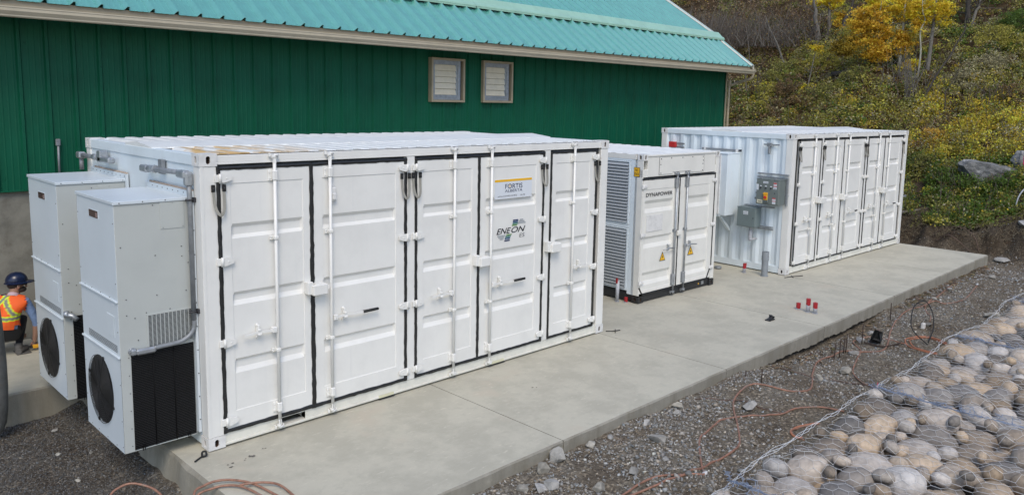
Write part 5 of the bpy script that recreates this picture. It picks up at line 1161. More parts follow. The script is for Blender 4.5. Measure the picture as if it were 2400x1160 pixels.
# leaves and twigs blown against the slab
def leafquads(P, size, nrm_up=.4, elong=1.5):
    n = len(P); nr = rng.normal(size=(n, 3)); nr[:, 2] += nrm_up*2; nr /= np.linalg.norm(nr, axis=1)[:, None]
    a = np.cross(nr, rng.normal(size=(n, 3))); a /= np.linalg.norm(a, axis=1)[:, None]; b = np.cross(nr, a); s = np.asarray(size)[:, None]
    V = np.stack([P-a*s*elong*.5, P+b*s*.42+nr*s*.10, P+a*s*elong*.5, P-b*s*.42+nr*s*.06], 1).reshape(-1, 3)
    return V, np.arange(4*n).reshape(n, 4)
def leaves(name, P, size, col, parent=None, up=.4, m=None):
    V, Fq = leafquads(P, size, up); return bulk(name, V, Fq, np.repeat(col, 4, 0), m or M['leafmat'], parent)
n = 520; x = np.concatenate([rng.uniform(11.8, 17.9, n-120), rng.uniform(7, 11, 120)]); y = -2.22-np.abs(rng.normal(0, .16, n))
col = np.array([.24, .17, .09])*rng.uniform(.4, 1.4, (n, 1))+rng.uniform(0, .05, (n, 3)); P = np.stack([x, y, [hg(a, b)+.015 for a, b in zip(x, y)]], 1)
tag(leaves('fallen_leaves', P, rng.uniform(.03, .07, n), col, up=2), 'brown fallen leaves gathered along the far slab edge', kind='stuff')

# ------------------------------------------------------------------ stone-filled wire baskets
def river_mesh(seed):
    bm = bmesh.new(); bmesh.ops.create_icosphere(bm, subdivisions=3, radius=.5); r = random.Random(seed); K = [(Vector((r.gauss(0, 1), r.gauss(0, 1), r.gauss(0, 1))).normalized(), r.uniform(.06, .16), r.uniform(.5, .9)) for _ in range(4)]
    for v in bm.verts:
        d = v.co.normalized(); s = 1
        for k, a, e in K: s -= a*max(0, d.dot(k))**3*1.1
        s += .03*math.sin(d.x*5+seed)*math.sin(d.y*4+seed*2)+.02*math.sin(d.z*9+d.x*7)
        sg = lambda t: math.copysign(abs(t)**.88, t)
        v.co = Vector((sg(d.x), sg(d.y), sg(d.z)))*.5*s
    me = bpy.data.meshes.new('river_stone'); bm.to_mesh(me); bm.free(); me.materials.append(M['river']); me.polygons.foreach_set('use_smooth', [True]*len(me.polygons)); return me
RM = [river_mesh(s) for s in range(14)]
GZ = .30; GY1, GY0 = -4.10, -6.30; GXS = [-.4, 2.72, 5.95, 8.95, 12.0, 15.1]
def vis(x, y, z, mg=.03):
    d = Vector((x, y, z))-CAM; zz = d.dot(fw)
    if zz < .1: return False
    px = PPX+F_PX*d.dot(rr)/zz; py = PPY-F_PX*d.dot(uu)/zz; return -mg*2400 < px < 2400*(1+mg) and -mg*2400 < py < 1160*(1+mg*2)
rg = random.Random(21); baskets = []
lbls = ['wire basket of river stones, mostly below the bottom edge of the view', 'nearest fully visible wire basket of river stones, at the bottom right', 'second visible stone basket, beyond the first blue wire seam', 'third visible stone basket, beyond the second blue wire seam', 'farthest stone basket at the right edge']
stones = []
for bi in range(5):
    x0, x1 = GXS[bi], GXS[bi+1]; tops = []
    cand = []
    for layer, (zc, cnt, smin, smax) in enumerate(((GZ-.11, 6500, .12, .43), (GZ-.25, 2500, .13, .30))):
        placed = []
        sizes = sorted([smin+(smax-smin)*rg.random()**1.9 for _ in range(cnt)], reverse=True)
        for s in sizes:
            x, y = rg.uniform(x0+.02+s*.36, x1-.02-s*.36), rg.uniform(GY0, GY1+.01-s*.36)
            if not vis(x, y, GZ, .05): continue
            ok = True
            for (px, py, ps) in placed:
                if (px-x)**2+(py-y)**2 < ((ps+s)*.5*(.84 if layer == 0 else .90))**2: ok = False; break
            if ok: placed.append((x, y, s)); cand.append((x, y, s, zc, layer))
    if not cand: continue
    r0 = empty('gabion_basket', ((x0+x1)/2, (GY0+GY1)/2, -.2), label=lbls[bi], cat='gabion', group='gabion baskets of river stones'); baskets.append((bi, r0)); O = r0.location
    cand.sort(key=lambda c: (c[4], (c[0]-CAM.x)**2+(c[1]-CAM.y)**2)); cnt = 0; rest = []
    for (x, y, s, zc, layer) in cand:
        az = rg.uniform(0, PI); ax_ = s*rg.uniform(1.0, 1.30); ay_ = s*rg.uniform(.74, .95); ah = min(s, .38)*rg.uniform(.72, .95); z = GZ-ah*.5+rg.uniform(-.08, .035) if layer == 0 else zc-.04
        if cnt >= 299: continue
        o = bpy.data.objects.new('river_stone', rg.choice(RM)); COL.objects.link(o); o.parent = r0; o.location = (x-O.x, y-O.y, z-O.z); o.scale = (ax_, ay_, ah); o.rotation_euler = (rg.uniform(-.2, .2), rg.uniform(-.2, .2), az); cnt += 1
        if layer == 0: tops.append((x, y, az, ax_/2, ay_/2, z, ah/2))
    stones.append((bi, tops))
    # mesh draped on the stones
    TA = np.array(tops) if tops else np.zeros((0, 7))
    def zmesh(x, y):
        z = GZ-.05
        if len(TA):
            dx = x-TA[:, 0]; dy = y-TA[:, 1]; c, s_ = np.cos(TA[:, 2]), np.sin(TA[:, 2]); u = (dx*c+dy*s_)/(TA[:, 3]+.02); v = (-dx*s_+dy*c)/(TA[:, 4]+.02); q = 1-u*u-v*v
            k = q > 0
            if k.any(): z = max(z, float((TA[k, 5]+TA[k, 6]*np.sqrt(q[k])).max())+.012)
        return z
    m = MB(); a = .070; wx = a*math.sqrt(3); done = set(); pts = {}
    def vert(x, y):
        k = (round(x, 3), round(y, 3))
        if k not in pts:
            jx = x+.006*math.sin(x*31+y*17); jy = y+.006*math.sin(x*23-y*29)
            jx = min(max(jx, x0), x1); jy = min(jy, GY1); pts[k] = Vector((jx-O.x, jy-O.y, zmesh(jx, jy)-O.z))
        return pts[k]
    nyy = int((GY1-GY0)/(1.5*a))+1; nxx = int((x1-x0)/wx)+2
    for j in range(nyy):
        for i in range(nxx):
            cx_ = x0+(i+.5*(j % 2))*wx; cy_ = GY1-j*1.5*a
            if not vis(cx_, cy_, GZ, .02) or cx_ > x1+.02: continue
            hexv = [(cx_+a*math.sin(PI/3*k), cy_+a*math.cos(PI/3*k)) for k in range(6)]
            for k in range(6):
                p, q = hexv[k], hexv[(k+1) % 6]
                if p[1] > GY1+.001 or q[1] > GY1+.001 or min(p[0], q[0]) < x0-.001 or max(p[0], q[0]) > x1+.001: continue
                key = tuple(sorted(((round(p[0], 3), round(p[1], 3)), (round(q[0], 3), round(q[1], 3)))))
                if key in done: continue
                done.add(key); twist = abs(p[0]-q[0]) < .004
                m.tube([vert(*p), vert(*q)], .0023 if twist else .0014, 3, False)
    m.build('wire_mesh', M['wire'], r0)
    m = MB()
    def edge(P, r, wob, seed, n=3):
        for s_ in range(n):
            rq = random.Random(seed+s_); L_ = len(P)
            m.tube([(p[0]-O.x+.014*math.sin(i*.7+s_*2.1)+rq.uniform(-wob, wob)*.4, p[1]-O.y+.015*math.cos(i*.7+s_*2.1)+.018*math.sin(i*.13+s_)+rq.uniform(-wob, wob), p[2]-O.z+rq.uniform(-wob, wob)*.7) for i, p in enumerate(P)], r, 5)
    xs_ = np.arange(max(x0, 1.2), x1+.001, .05)
    edge([(x, GY1+.022*math.sin(x*2.3)+.012*math.sin(x*6.1), GZ-.01+.035*math.sin(x*1.7)) for x in xs_], .0024, .005, 5)
    m.build('edge_wire', M['wire'], r0)
    m = MB(); ys_ = np.arange(GY0, GY1+.01, .05)
    rr2 = random.Random(bi)
    edge([(x0+.02*math.sin(y*4), y, zmesh(x0+.02, y)*.5+(GZ+.0)*.5+.01) for y in ys_], .0030, .012, 77, 4)
    # loose coils of lacing wire along the seam and at the corner
    for k in range(46):
        t = rr2.random()**(1.6); y = GY1-t*1.6+.03; x = x0+rr2.gauss(0, .03); z = GZ+rr2.uniform(-.02, .03); P = [(x-O.x, y-O.y, z-O.z)]
        for _ in range(4): P.append((P[-1][0]+rr2.gauss(0, .028), P[-1][1]+rr2.gauss(0, .032), min(max(P[-1][2]+rr2.gauss(0, .018), GZ-.04-O.z), GZ+.06-O.z)))
        m.tube(smooth_path(P, 3), .0028, 4, False)
    m.build('lacing_wire', M['bluewire'], r0)
# ------------------------------------------------------------------ weathered post at the left edge
m = MB(); prof_ = [(-.02, .03), (.0, .07), (.10, .115), (.25, .135), (.5, .148), (.8, .150), (1.2, .135), (1.6, .11), (2.05, .085), (2.3, .07)]
m.tube([(0, 0, z) for z, _ in prof_], [r for _, r in prof_], 20); o = m.build('steel_post', M['oldsteel']); o.location = (-1.245, 2.62, -.27); tag(o, 'weathered rust-stained grey steel post with a rounded foot at the left edge of the view', 'post')

# ------------------------------------------------------------------ crouching worker
def skin_body():
    J = {}; V = []; R = []; E_ = []; S_ = []
    def j(n, x, y, z, r, par=None, seg='torso'):
        J[n] = len(V); V.append((x, y, z)); R.append(r); S_.append(seg)
        if par: E_.append((J[par], J[n]))
    j('pelvis', -.70, 4.46, .36, (.165, .135)); j('belly', -.69, 4.46, .47, (.150, .120), 'pelvis'); j('chest', -.655, 4.48, .62, (.165, .125), 'belly'); j('collar', -.615, 4.50, .745, (.12, .09), 'chest')
    j('neck', -.585, 4.515, .81, (.055, .055), 'collar', 'skin'); j('head0', -.56, 4.53, .875, (.070, .075), 'neck', 'skin'); j('head1', -.535, 4.535, .945, (.088, .088), 'head0', 'skin'); j('head2', -.535, 4.535, 1.01, (.075, .08), 'head1', 'skin')
    j('shR', -.475, 4.435, .715, (.072, .068), 'collar', 'arm'); j('upR', -.415, 4.43, .57, (.060, .058), 'shR', 'arm'); j('elR', -.365, 4.45, .425, (.052, .05), 'upR', 'arm'); j('foR', -.365, 4.50, .27, (.042, .040), 'elR', 'fore'); j('wrR', -.375, 4.545, .165, (.028, .028), 'foR', 'fore'); j('haR', -.37, 4.565, .115, (.032, .024), 'wrR', 'fore')
    j('shL', -.80, 4.62, .715, (.072, .068), 'collar', 'arm'); j('upL', -.80, 4.76, .59, (.058, .056), 'shL', 'arm'); j('elL', -.72, 4.86, .47, (.050, .05), 'upL', 'arm'); j('foL', -.58, 4.86, .36, (.042, .04), 'elL', 'fore'); j('wrL', -.48, 4.83, .25, (.028, .028), 'foL', 'fore'); j('haL', -.45, 4.81, .205, (.032, .024), 'wrL', 'fore')
    j('hipR', -.62, 4.50, .30, (.105, .10), 'pelvis', 'leg'); j('thR', -.52, 4.66, .38, (.088, .088), 'hipR', 'leg'); j('knR', -.44, 4.80, .43, (.066, .066), 'thR', 'leg'); j('shiR', -.50, 4.70, .25, (.056, .056), 'knR', 'leg'); j('anR', -.555, 4.58, .10, (.042, .042), 'shiR', 'leg')
    j('hipL', -.80, 4.55, .30, (.105, .10), 'pelvis', 'leg'); j('thL', -.78, 4.75, .38, (.088, .088), 'hipL', 'leg'); j('knL', -.72, 4.93, .43, (.066, .066), 'thL', 'leg'); j('shiL', -.76, 4.84, .25, (.056, .056), 'knL', 'leg'); j('anL', -.80, 4.72, .10, (.042, .042), 'shiL', 'leg')
    me = bpy.data.meshes.new('body'); me.from_pydata(V, E_, []); o = bpy.data.objects.new('tmp_body', me); COL.objects.link(o)
    md = o.modifiers.new('skin', 'SKIN'); md.use_smooth_shade = True; sd_ = o.modifiers.new('sub', 'SUBSURF'); sd_.levels = 2; sd_.render_levels = 2
    for i, v in enumerate(me.skin_vertices[0].data): v.radius = R[i]; v.use_root = (i == 0)
    dg = bpy.context.evaluated_depsgraph_get(); out = bpy.data.meshes.new_from_object(o.evaluated_get(dg)); bpy.data.objects.remove(o)
    out.name = 'body'; out.materials.clear()
    for k in ('skin', 'shirt', 'trouser'): out.materials.append(M[k])
    Va = np.array(V)
    segs = [(Va[a], Va[b], S_[b]) for a, b in E_]; names = []
    for p in out.polygons:
        c = np.array(p.center); best = None
        for a, b, s in segs:
            t = np.clip(((c-a)@(b-a))/max(1e-9, (b-a)@(b-a)), 0, 1); d = np.linalg.norm(c-a-t*(b-a))
            if best is None or d < best[0]: best = (d, s, t)
        s = best[1]; names.append(s)
        p.material_index = {'skin': 0, 'fore': 0 if best[2] > -1 and s == 'fore' and c[2] < .37 else 1, 'arm': 1, 'torso': 1 if c[2] > .42 else 2, 'leg': 2}[s]
        if s == 'skin' and c[2] < .80: p.material_index = 1
    return out, names
person = empty('person', (-.62, 4.55, 0), label='worker crouching by the wall in orange high-visibility vest, blue shirt and navy hard hat', cat='person')
PO = Vector((-.62, 4.55, 0))
body_me, segn = skin_body()
def _vs(i):
    c = body_me.polygons[i].center
    return .425 < c[2] < .81 and (segn[i] == 'torso' or (segn[i] in ('arm', 'skin') and c[0] < -.485 and c[0] > -.80 and c[2] > .60))
vest_f = [(tuple(body_me.polygons[i].vertices)) for i in range(len(segn)) if _vs(i)]
vs_ = sorted({v for f in vest_f for v in f}); mp_ = {v: i for i, v in enumerate(vs_)}
vme = bpy.data.meshes.new('vest'); vme.from_pydata([tuple(body_me.vertices[v].co+body_me.vertices[v].normal*.014-PO) for v in vs_], [], [tuple(mp_[v] for v in f) for f in vest_f])
bmv = bmesh.new(); bmv.from_mesh(vme); bmesh.ops.subdivide_edges(bmv, edges=bmv.edges, cuts=3, use_grid_fill=True); bmv.to_mesh(vme); bmv.free()
vme.polygons.foreach_set('use_smooth', [True]*len(vme.polygons))
ca = vme.color_attributes.new('Col', 'FLOAT_COLOR', 'POINT')
ORG, YEL, GRY = (.85, .12, .015), (.62, .78, .02), (.20, .20, .17)
for i, v in enumerate(vme.vertices):
    p = v.co+PO; ux = (p.x+.66)*.72-(p.y-4.46)*.69; z = p.z; c = ORG
    def band(d, hw=.016, yw=.030):
        return GRY if abs(d) < hw else (YEL if abs(d) < yw else None)
    for d in ((ux-.02-(.745-z)*.62)*.85, (ux+.15-(.745-z)*-.0-.62*(z-.60))*.85):
        b = band(d) if z > .56 else None
        if b: c = b
    b = band(z-.545, .018, .033)
    if b: c = b
    ca.data[i].color = (*c, 1)
vme.materials.append(M['gold']); link('vest', vme, person)
body_me.transform(Matrix.Translation(-PO)); link('body', body_me, person)
def pm(m, nm, mt, par=person):
    m.v = [(a-PO.x, b-PO.y, c) for a, b, c in m.v]; return m.build(nm, mt, par)
def ell(m, c, r, n=16, k=10, z0=-1, sh=0):
    vs = []; zz = [z0+(1-z0)*i/k for i in range(k+1)]
    for z in zz:
        q = math.sqrt(max(0, 1-z*z))
        for i in range(n): a = 2*PI*i/n; vs.append((c[0]+r[0]*q*math.cos(a), c[1]+r[1]*q*math.sin(a), c[2]+r[2]*z))
    m.add(vs, [(j*n+i, j*n+(i+1) % n, (j+1)*n+(i+1) % n, (j+1)*n+i) for j in range(k) for i in range(n)], True)
hd = Vector((-.535, 4.54, 1.0))
m = MB(); ell(m, (hd.x-.005, hd.y, hd.z-.005), (.128, .118, .115), 22, 9, -.12); ns_ = 22
dirx, diry = .96, -.10
vs = []
for i in range(ns_):
    a = 2*PI*i/ns_; fx = math.cos(a); ext = .022+.060*max(0, fx)**2; vs.append((hd.x+.128*math.cos(a), hd.y+.118*math.sin(a), hd.z-.018)); vs.append((hd.x+(.128+ext)*math.cos(a), hd.y+(.118+ext*.7)*math.sin(a), hd.z-.030))
m.add(vs, [(2*i, 2*i+1, (2*i+3) % (2*ns_), (2*i+2) % (2*ns_)) for i in range(ns_)], True); m.add([(p[0], p[1], p[2]-.007) for p in vs], [(2*i, 2*i+1, (2*i+3) % (2*ns_), (2*i+2) % (2*ns_)) for i in range(ns_)], True)
pm(m, 'hard_hat', M['helmet'])
m = MB(); ell(m, (hd.x-.035, hd.y, hd.z-.06), (.082, .088, .062), 14, 8); pm(m, 'hair', M['hair'])
m = MB(); m.box(hd.x+.055, hd.y-.083, hd.z-.066, hd.x+.100, hd.y-.055, hd.z-.036, .008); m.box(hd.x-.03, hd.y-.092, hd.z-.052, hd.x+.06, hd.y-.084, hd.z-.044); pm(m, 'sunglasses', M['lens'])
m = MB(); ell(m, (hd.x-.005, hd.y-.090, hd.z-.075), (.019, .014, .030), 10, 6); pm(m, 'ear', M['skin'])
m = MB(); m.prism([(hd.x+.082, hd.z-.060), (hd.x+.112, hd.z-.092), (hd.x+.085, hd.z-.102)], hd.y-.045, hd.y-.012); pm(m, 'nose', M['skin'])
m = MB(); ell(m, (hd.x+.035, hd.y-.028, hd.z-.125), (.062, .060, .042), 14, 8); pm(m, 'beard', M['hair'])
m = MB(); m.tube([(-.60, 4.49, .79), (-.585, 4.51, .83)], [.075, .066], 14, False); pm(m, 'collar', mat('pale_collar', (.50, .36, .40), .8))
for fx, fy in ((-.53, 4.555), (-.80, 4.72)):
    m = MB(); m.tube(smooth_path([(fx-.05, fy-.06, .045), (fx-.01, fy-.0, .05), (fx+.05, fy+.07, .043), (fx+.085, fy+.12, .035)], 3), [.036, .042, .045, .046, .046, .045, .043, .041, .040, .036][:10], 12); m.tube([(fx-.035, fy-.02, .05), (fx-.03, fy+.015, .14)], [.046, .048], 12); m.box(fx-.07, fy-.07, .003, fx+.10, fy+.14, .018, .006); pm(m, 'boot', M['boot'])
for hx, hy, hz in ((-.368, 4.572, .10), (-.445, 4.80, .19)):
    m = MB()
    for k, ln in enumerate((.050, .060, .058, .046)):
        o_ = (k-1.5)*.017; m.tube([(hx+o_, hy, hz), (hx+o_+.004, hy+.018, hz-ln*.55), (hx+o_+.006, hy+.002, hz-ln)], [.0095, .009, .007], 7)
    m.tube([(hx-.028, hy-.005, hz+.022), (hx-.045, hy+.012, hz-.005), (hx-.036, hy+.022, hz-.03)], [.011, .010, .008], 7); pm(m, 'fingers', M['skin'])
m = MB(); m.mi = 0; m.box(-.40, 4.545, .035, -.30, 4.60, .085, .01); m.mi = 1; m.box(-.43, 4.55, .045, -.395, 4.595, .075, .006); tag(m.build('hand_tool', [M['yellow'], M['rubber']]), 'yellow and black hand tool held low by the crouching worker', 'tool')

# ------------------------------------------------------------------ hillside
def in_view(x, y, z, mg=.04):
    dx, dy, dz = x-CAM.x, y-CAM.y, z-CAM.z; zz = dx*fw.x+dy*fw.y+dz*fw.z
    px = PPX+F_PX*(dx*rr.x+dy*rr.y+dz*rr.z)/zz; py = PPY-F_PX*(dx*uu.x+dy*uu.y+dz*uu.z)/zz
    return (zz > 1) & (px > 1560) & (px < 2400*(1+mg)) & (py > -250) & (py < 640)
G_ = lambda *c: np.array(c)
GREEN, OLIVE, YGREEN, BROWN, GOLD, ORNG, DRY = G_(.115, .180, .032), G_(.26, .25, .065), G_(.39, .35, .07), G_(.21, .14, .068), G_(.74, .52, .06), G_(.62, .38, .07), G_(.38, .34, .19)
def zone_colour(x, y, r):
    """mixture weights by place on the slope"""
    wgt = dict(GREEN=.45, OLIVE=1.4, YGREEN=1.0, BROWN=.65, GOLD=.14, DRY=.35)
    if x < 23.0 and y < 3: wgt = dict(GREEN=2.2, OLIVE=1.1, YGREEN=.45, BROWN=.12, GOLD=.03, DRY=.05)
    elif x < 27.5 and y < 2.2: wgt = dict(GREEN=.25, OLIVE=1.0, YGREEN=1.0, BROWN=.5, GOLD=1.9, DRY=.35)
    elif y > 9.5 and x > 28: wgt = dict(GREEN=.25, OLIVE=.6, YGREEN=.1, BROWN=1.5, GOLD=.03, DRY=.2)
    elif x > 30 and y < 4: wgt = dict(GREEN=.9, OLIVE=1.5, YGREEN=1.0, BROWN=.2, GOLD=.04, DRY=.2)
    elif 5 < y < 10 and x < 29: wgt = dict(GREEN=.6, OLIVE=1.1, YGREEN=.5, BROWN=1.1, GOLD=.10, DRY=.25)
    ks = list(wgt); p = np.array([wgt[k] for k in ks]); return globals()[ks[np.searchsorted(np.cumsum(p)/p.sum(), r)]]
n = 60000; d = 1/np.sqrt(rng.uniform(1/60**2, 1/22.3**2, n)); az = rng.uniform(math.radians(52), math.radians(83), n)
x = CAM.x+d*np.sin(az); y = CAM.y+d*np.cos(az); z = H(x, y); k = in_view(x, y, z+.3) & (x > 19.95+.25*np.sin(y*2)) & ~((np.abs(y-.35-.35*(x-20.9)) < .20) & (x < 22.4))
x, y, z, d = x[k], y[k], z[k], d[k]; x, y, z, d = x[:3800], y[:3800], z[:3800], d[:3800]
PP = []; SS = []; CC = []
for i in range(len(x)):
    r = rng.uniform(.16, .46)*(.8 if x[i] < 23 else 1); hh = r*rng.uniform(.6, 1.7); nl = int(92*rng.uniform(.7, 1.4))
    if x[i] < 20.9: hh *= .55
    u = rng.normal(size=(nl, 3)); u /= np.linalg.norm(u, axis=1)[:, None]; u[:, 2] = np.abs(u[:, 2]); q = rng.random(nl)**.28
    P = np.stack([x[i]+u[:, 0]*q*r, y[i]+u[:, 1]*q*r, z[i]+u[:, 2]*q*hh+rng.uniform(-.05, .08, nl)], 1)
    c0 = zone_colour(x[i], y[i], rng.random())*rng.uniform(.65, 1.3); c = c0*rng.uniform(.6, 1.45, (nl, 1))+rng.normal(0, .012, (nl, 3)); sp = rng.random(nl) < .03; c[sp] = GOLD*rng.uniform(.7, 1.2); sp = rng.random(nl) < .05; c[sp] = np.array([.52, .48, .33])*rng.uniform(.7, 1.1)  # scattered pale beige leaves are highlights put into the leaf colour
    PP.append(P); SS.append(rng.uniform(.030, .062, nl)*(1.0 if d[i] < 30 else 1.2)); CC.append(c)
tag(leaves('undergrowth', np.concatenate(PP), np.concatenate(SS), np.clip(np.concatenate(CC), .008, .7), up=.3), 'dense autumn undergrowth covering the slope', kind='stuff')
# thin dry stems through the undergrowth
m = MB(); 
for i in rng.integers(0, len(x), 700):
    hh = rng.uniform(.3, 1.0); dx, dy = rng.normal(0, .18, 2); m.tube([(x[i], y[i], z[i]), (x[i]+dx*.4, y[i]+dy*.4, z[i]+hh*.6), (x[i]+dx, y[i]+dy, z[i]+hh)], [.008, .006, .003], 3, False)
tag(m.build('dry_stems', M['twig']), 'thin bare stems sticking out of the undergrowth', kind='stuff')
RT = Vector((rr.x, rr.y, 0)).normalized(); AWAY = Vector((-RT.y, RT.x, 0))
def at(base, r, u, a=0): return Vector((base[0], base[1], h(base[0], base[1])))+RT*r+Vector((0, 0, u))+AWAY*a
def tree(name, label, cat, base, path, r0, bark, nbr=10, foliage=(), seed=0, group=None, brlen=.8, bs=.3, leafsz=(.042, .078)):
    rg = random.Random(seed); rn = np.random.default_rng(seed+99); root = empty(name, tuple(at(base, 0, -.05)), label=label, cat=cat, group=group); O = root.location.copy()
    P = smooth_path([at(base, *p)-O for p in path], 5); n = len(P); m = MB(); m.tube(P, [r0*(1-.72*i/(n-1)) for i in range(n)], 8); m.build('trunk', M[bark], root)
    m = MB(); tips = []
    for k in range(nbr):
        i = rg.randint(int(n*bs), n-2); p = P[i]; L_ = brlen*rg.uniform(.5, 1.2); dv = (RT*rg.uniform(-1, 1)+AWAY*rg.uniform(-1, 1)+Vector((0, 0, rg.uniform(.2, .9)))).normalized(); rb_ = max(.005, r0*.32*(1-i/n)); pts = [p]
        for s_ in range(4): dv = (dv+Vector((rg.gauss(0, .22), rg.gauss(0, .22), rg.gauss(0, .2)))).normalized(); pts.append(pts[-1]+dv*L_/4)
        m.tube(pts, [rb_, rb_*.8, rb_*.6, rb_*.45, rb_*.3], 5, False); tips.append(pts[-1])
        for _ in range(3):
            q = pts[rg.randint(1, 3)]; dq = (dv+Vector((rg.gauss(0, .7), rg.gauss(0, .7), rg.gauss(0, .5)))).normalized(); m.tube([q, q+dq*L_*.25, q+dq*L_*.45+Vector((0, 0, .04))], [rb_*.5, rb_*.35, rb_*.2], 4, False); tips.append(q+dq*L_*.45)
    if nbr: m.build('branches', M[bark], root)
    if foliage:
        PP, SS, CC = [], [], []
        for (r, u, a, ru, uu_, ncl, col) in foliage:
            for _ in range(int(ncl*1.45)):
                v = rn.normal(size=3); v /= np.linalg.norm(v); v *= rn.random()**.4; c0 = at(base, r+v[0]*ru, u+v[2]*uu_, a+v[1]*ru*.8)-O; nl = int(rn.uniform(25, 60)); sg = rn.uniform(.05, .13)
                Q = rn.normal(size=(nl, 3))*np.array([sg, sg, sg*.55])+np.array(c0); PP.append(Q); SS.append(rn.uniform(*leafsz, nl)); cc = np.array(col)*rn.uniform(.65, 1.3)*rn.uniform(.75, 1.25, (nl, 1)); CC.append(cc)
        leaves('foliage', np.concatenate(PP), np.concatenate(SS), np.clip(np.concatenate(CC), .01, .75), root, .5)
    return root
YG, YO = (.78, .55, .04), (.74, .46, .05)
tree('aspen_tree', 'pale-trunked aspen with orange-yellow leaves, the straight light trunk left of the twin grey ones', 'tree', (28.66, 4.02), [(0, 0), (.05, 1.2), (.05, 2.7), (0, 6)], .075, 'paleb', 9, ((.05, 2.4, .1, .65, .6, 44, YG), (.10, 1.1, -.1, .42, .55, 34, YO), (.30, .15, -.2, .38, .28, 22, YG), (-.9, 2.5, .3, .5, .4, 26, YG)), 1, None, .7, .25)
tree('aspen_tree', 'thicker grey-green aspen trunk with yellow leaves high up, behind the crooked thin one', 'tree', (28.68, 2.99), [(0, 0), (.06, 1.3), (.12, 3), (.2, 6)], .085, 'greyb', 9, ((.25, 2.35, .1, .62, .55, 44, YG), (-.45, 2.4, .1, .4, .4, 18, YG), (-.5, 1.9, 0, .3, .3, 10, YO)), 2, None, .7, .4)
tree('aspen_tree', 'thin crooked pale aspen stem in front of the thicker grey trunk', 'tree', (28.35, 3.20), [(0, 0), (.04, 1.05), (-.04, 1.8), (.1, 2.25), (-.04, 2.75), (-.1, 5)], .038, 'paleb', 5, (), 3, None, .5)
tree('bare_tree', 'dark slender leafless tree leaning to the right across the slope', 'tree', (26.55, 2.33), [(0, 0), (.04, .31), (.39, 1.09), (.62, 1.47), (.78, 1.7), (1.0, 2.2), (1.22, 2.6), (1.2, 2.95), (1.32, 3.5), (1.5, 4.6)], .045, 'bark', 9, (), 4, None, .7)
tree('bare_tree', 'thick dark trunk at the top right of the slope', 'tree', (33.49, 3.05), [(0, 0), (-.1, .55), (-.14, 1.1), (-.2, 4)], .14, 'bark', 6, (), 5, None, .9)
tree('bare_tree', 'grey leaning trunk next to the thick dark one at the top right', 'tree', (33.2, 3.0), [(.1, 0), (.25, .7), (.40, 1.2), (.6, 3.5)], .07, 'greyb', 8, (), 6, None, .9)
tree('bare_tree', 'grey-brown trunk with a swollen base standing at the edge of the bare thicket', 'tree', (31.74, 8.74), [(0, 0), (.02, .45), (-.15, 1.15), (-.15, 1.5), (-.3, 2.1), (-.5, 5)], .13, 'greyb', 8, (), 7, None, .9, .4)
tree('aspen_tree', 'slim grey trunk with small yellow leaf bunches, right of the swollen-based trunk', 'tree', (32.56, 8.58), [(0, 0), (-.05, 1.0), (-.1, 1.8), (-.1, 5)], .085, 'greyb', 8, ((.1, 1.6, 0, .5, .4, 20, YG), (-.6, 1.5, 0, .3, .2, 9, YG), (.45, .8, 0, .3, .45, 16, YO), (.6, .3, -.3, .45, .3, 14, YO)), 8, None, .8)
tree('bare_tree', 'dark bent trunk just left of the big orange-yellow tree', 'tree', (32.63, 7.97), [(0, 0), (.02, .5), (.22, .9), (.35, 1.5), (.5, 4)], .115, 'bark', 6, (), 9, None, .8)
tree('birch_sapling', 'big orange-yellow sapling crown with a short white stem showing', 'tree', (28.27, 4.64), [(0, 0), (-.05, .7), (-.1, 1.5), (-.05, 2.9)], .026, 'paleb', 12, ((-.35, 1.55, .2, .85, .95, 125, YO), (-.05, .65, 0, .6, .35, 42, YO), (-1.25, .9, .3, .55, .45, 30, (.34, .24, .03))), 10, None, .8, .2)
tree('bare_sapling', 'thin pale stem with a few yellow leaves left of the fallen log', 'tree', (27.15, 6.92), [(0, 0), (.09, .57), (.13, .83), (.22, 1.4), (.3, 1.8), (.35, 3)], .03, 'greyb', 7, ((-.1, .1, 0, .25, .15, 5, YG), (.35, .15, 0, .15, .15, 3, YG), (.2, 1.65, 0, .25, .1, 4, YG)), 11, None, .5)
tree('dead_tree', 'dead grey trunk leaning to the left over the brown bushes', 'tree', (29.21, 8.83), [(0, 0), (-.2, .43), (-.53, 1.2), (-.86, 1.77), (-1.05, 2.25)], .055, 'greyb', 9, (), 12, None, .6)
tree('bare_sapling', 'thin dark sapling with forked top in the yellow scrub right of the leaning tree', 'tree', (25.49, 1.33), [(0, 0), (.03, .6), (0, .95), (.1, 1.1), (.35, 1.6), (.45, 2.2)], .024, 'bark', 8, (), 13, None, .5)
tree('bare_sapling', 'thin grey sapling at the roof corner, behind the gutter end', 'tree', (27.3, 9.6), [(0, 0), (-.1, .8), (.0, 1.6), (-.2, 2.8)], .028, 'greyb', 12, (), 14, None, .7)
tree('bare_sapling', 'crooked brown sapling in the brown bushes beyond the downspout', 'tree', (26.4, 8.9), [(0, 0), (.25, .5), (.2, 1.1), (.5, 1.8)], .028, 'bark', 12, (), 15, None, .6)
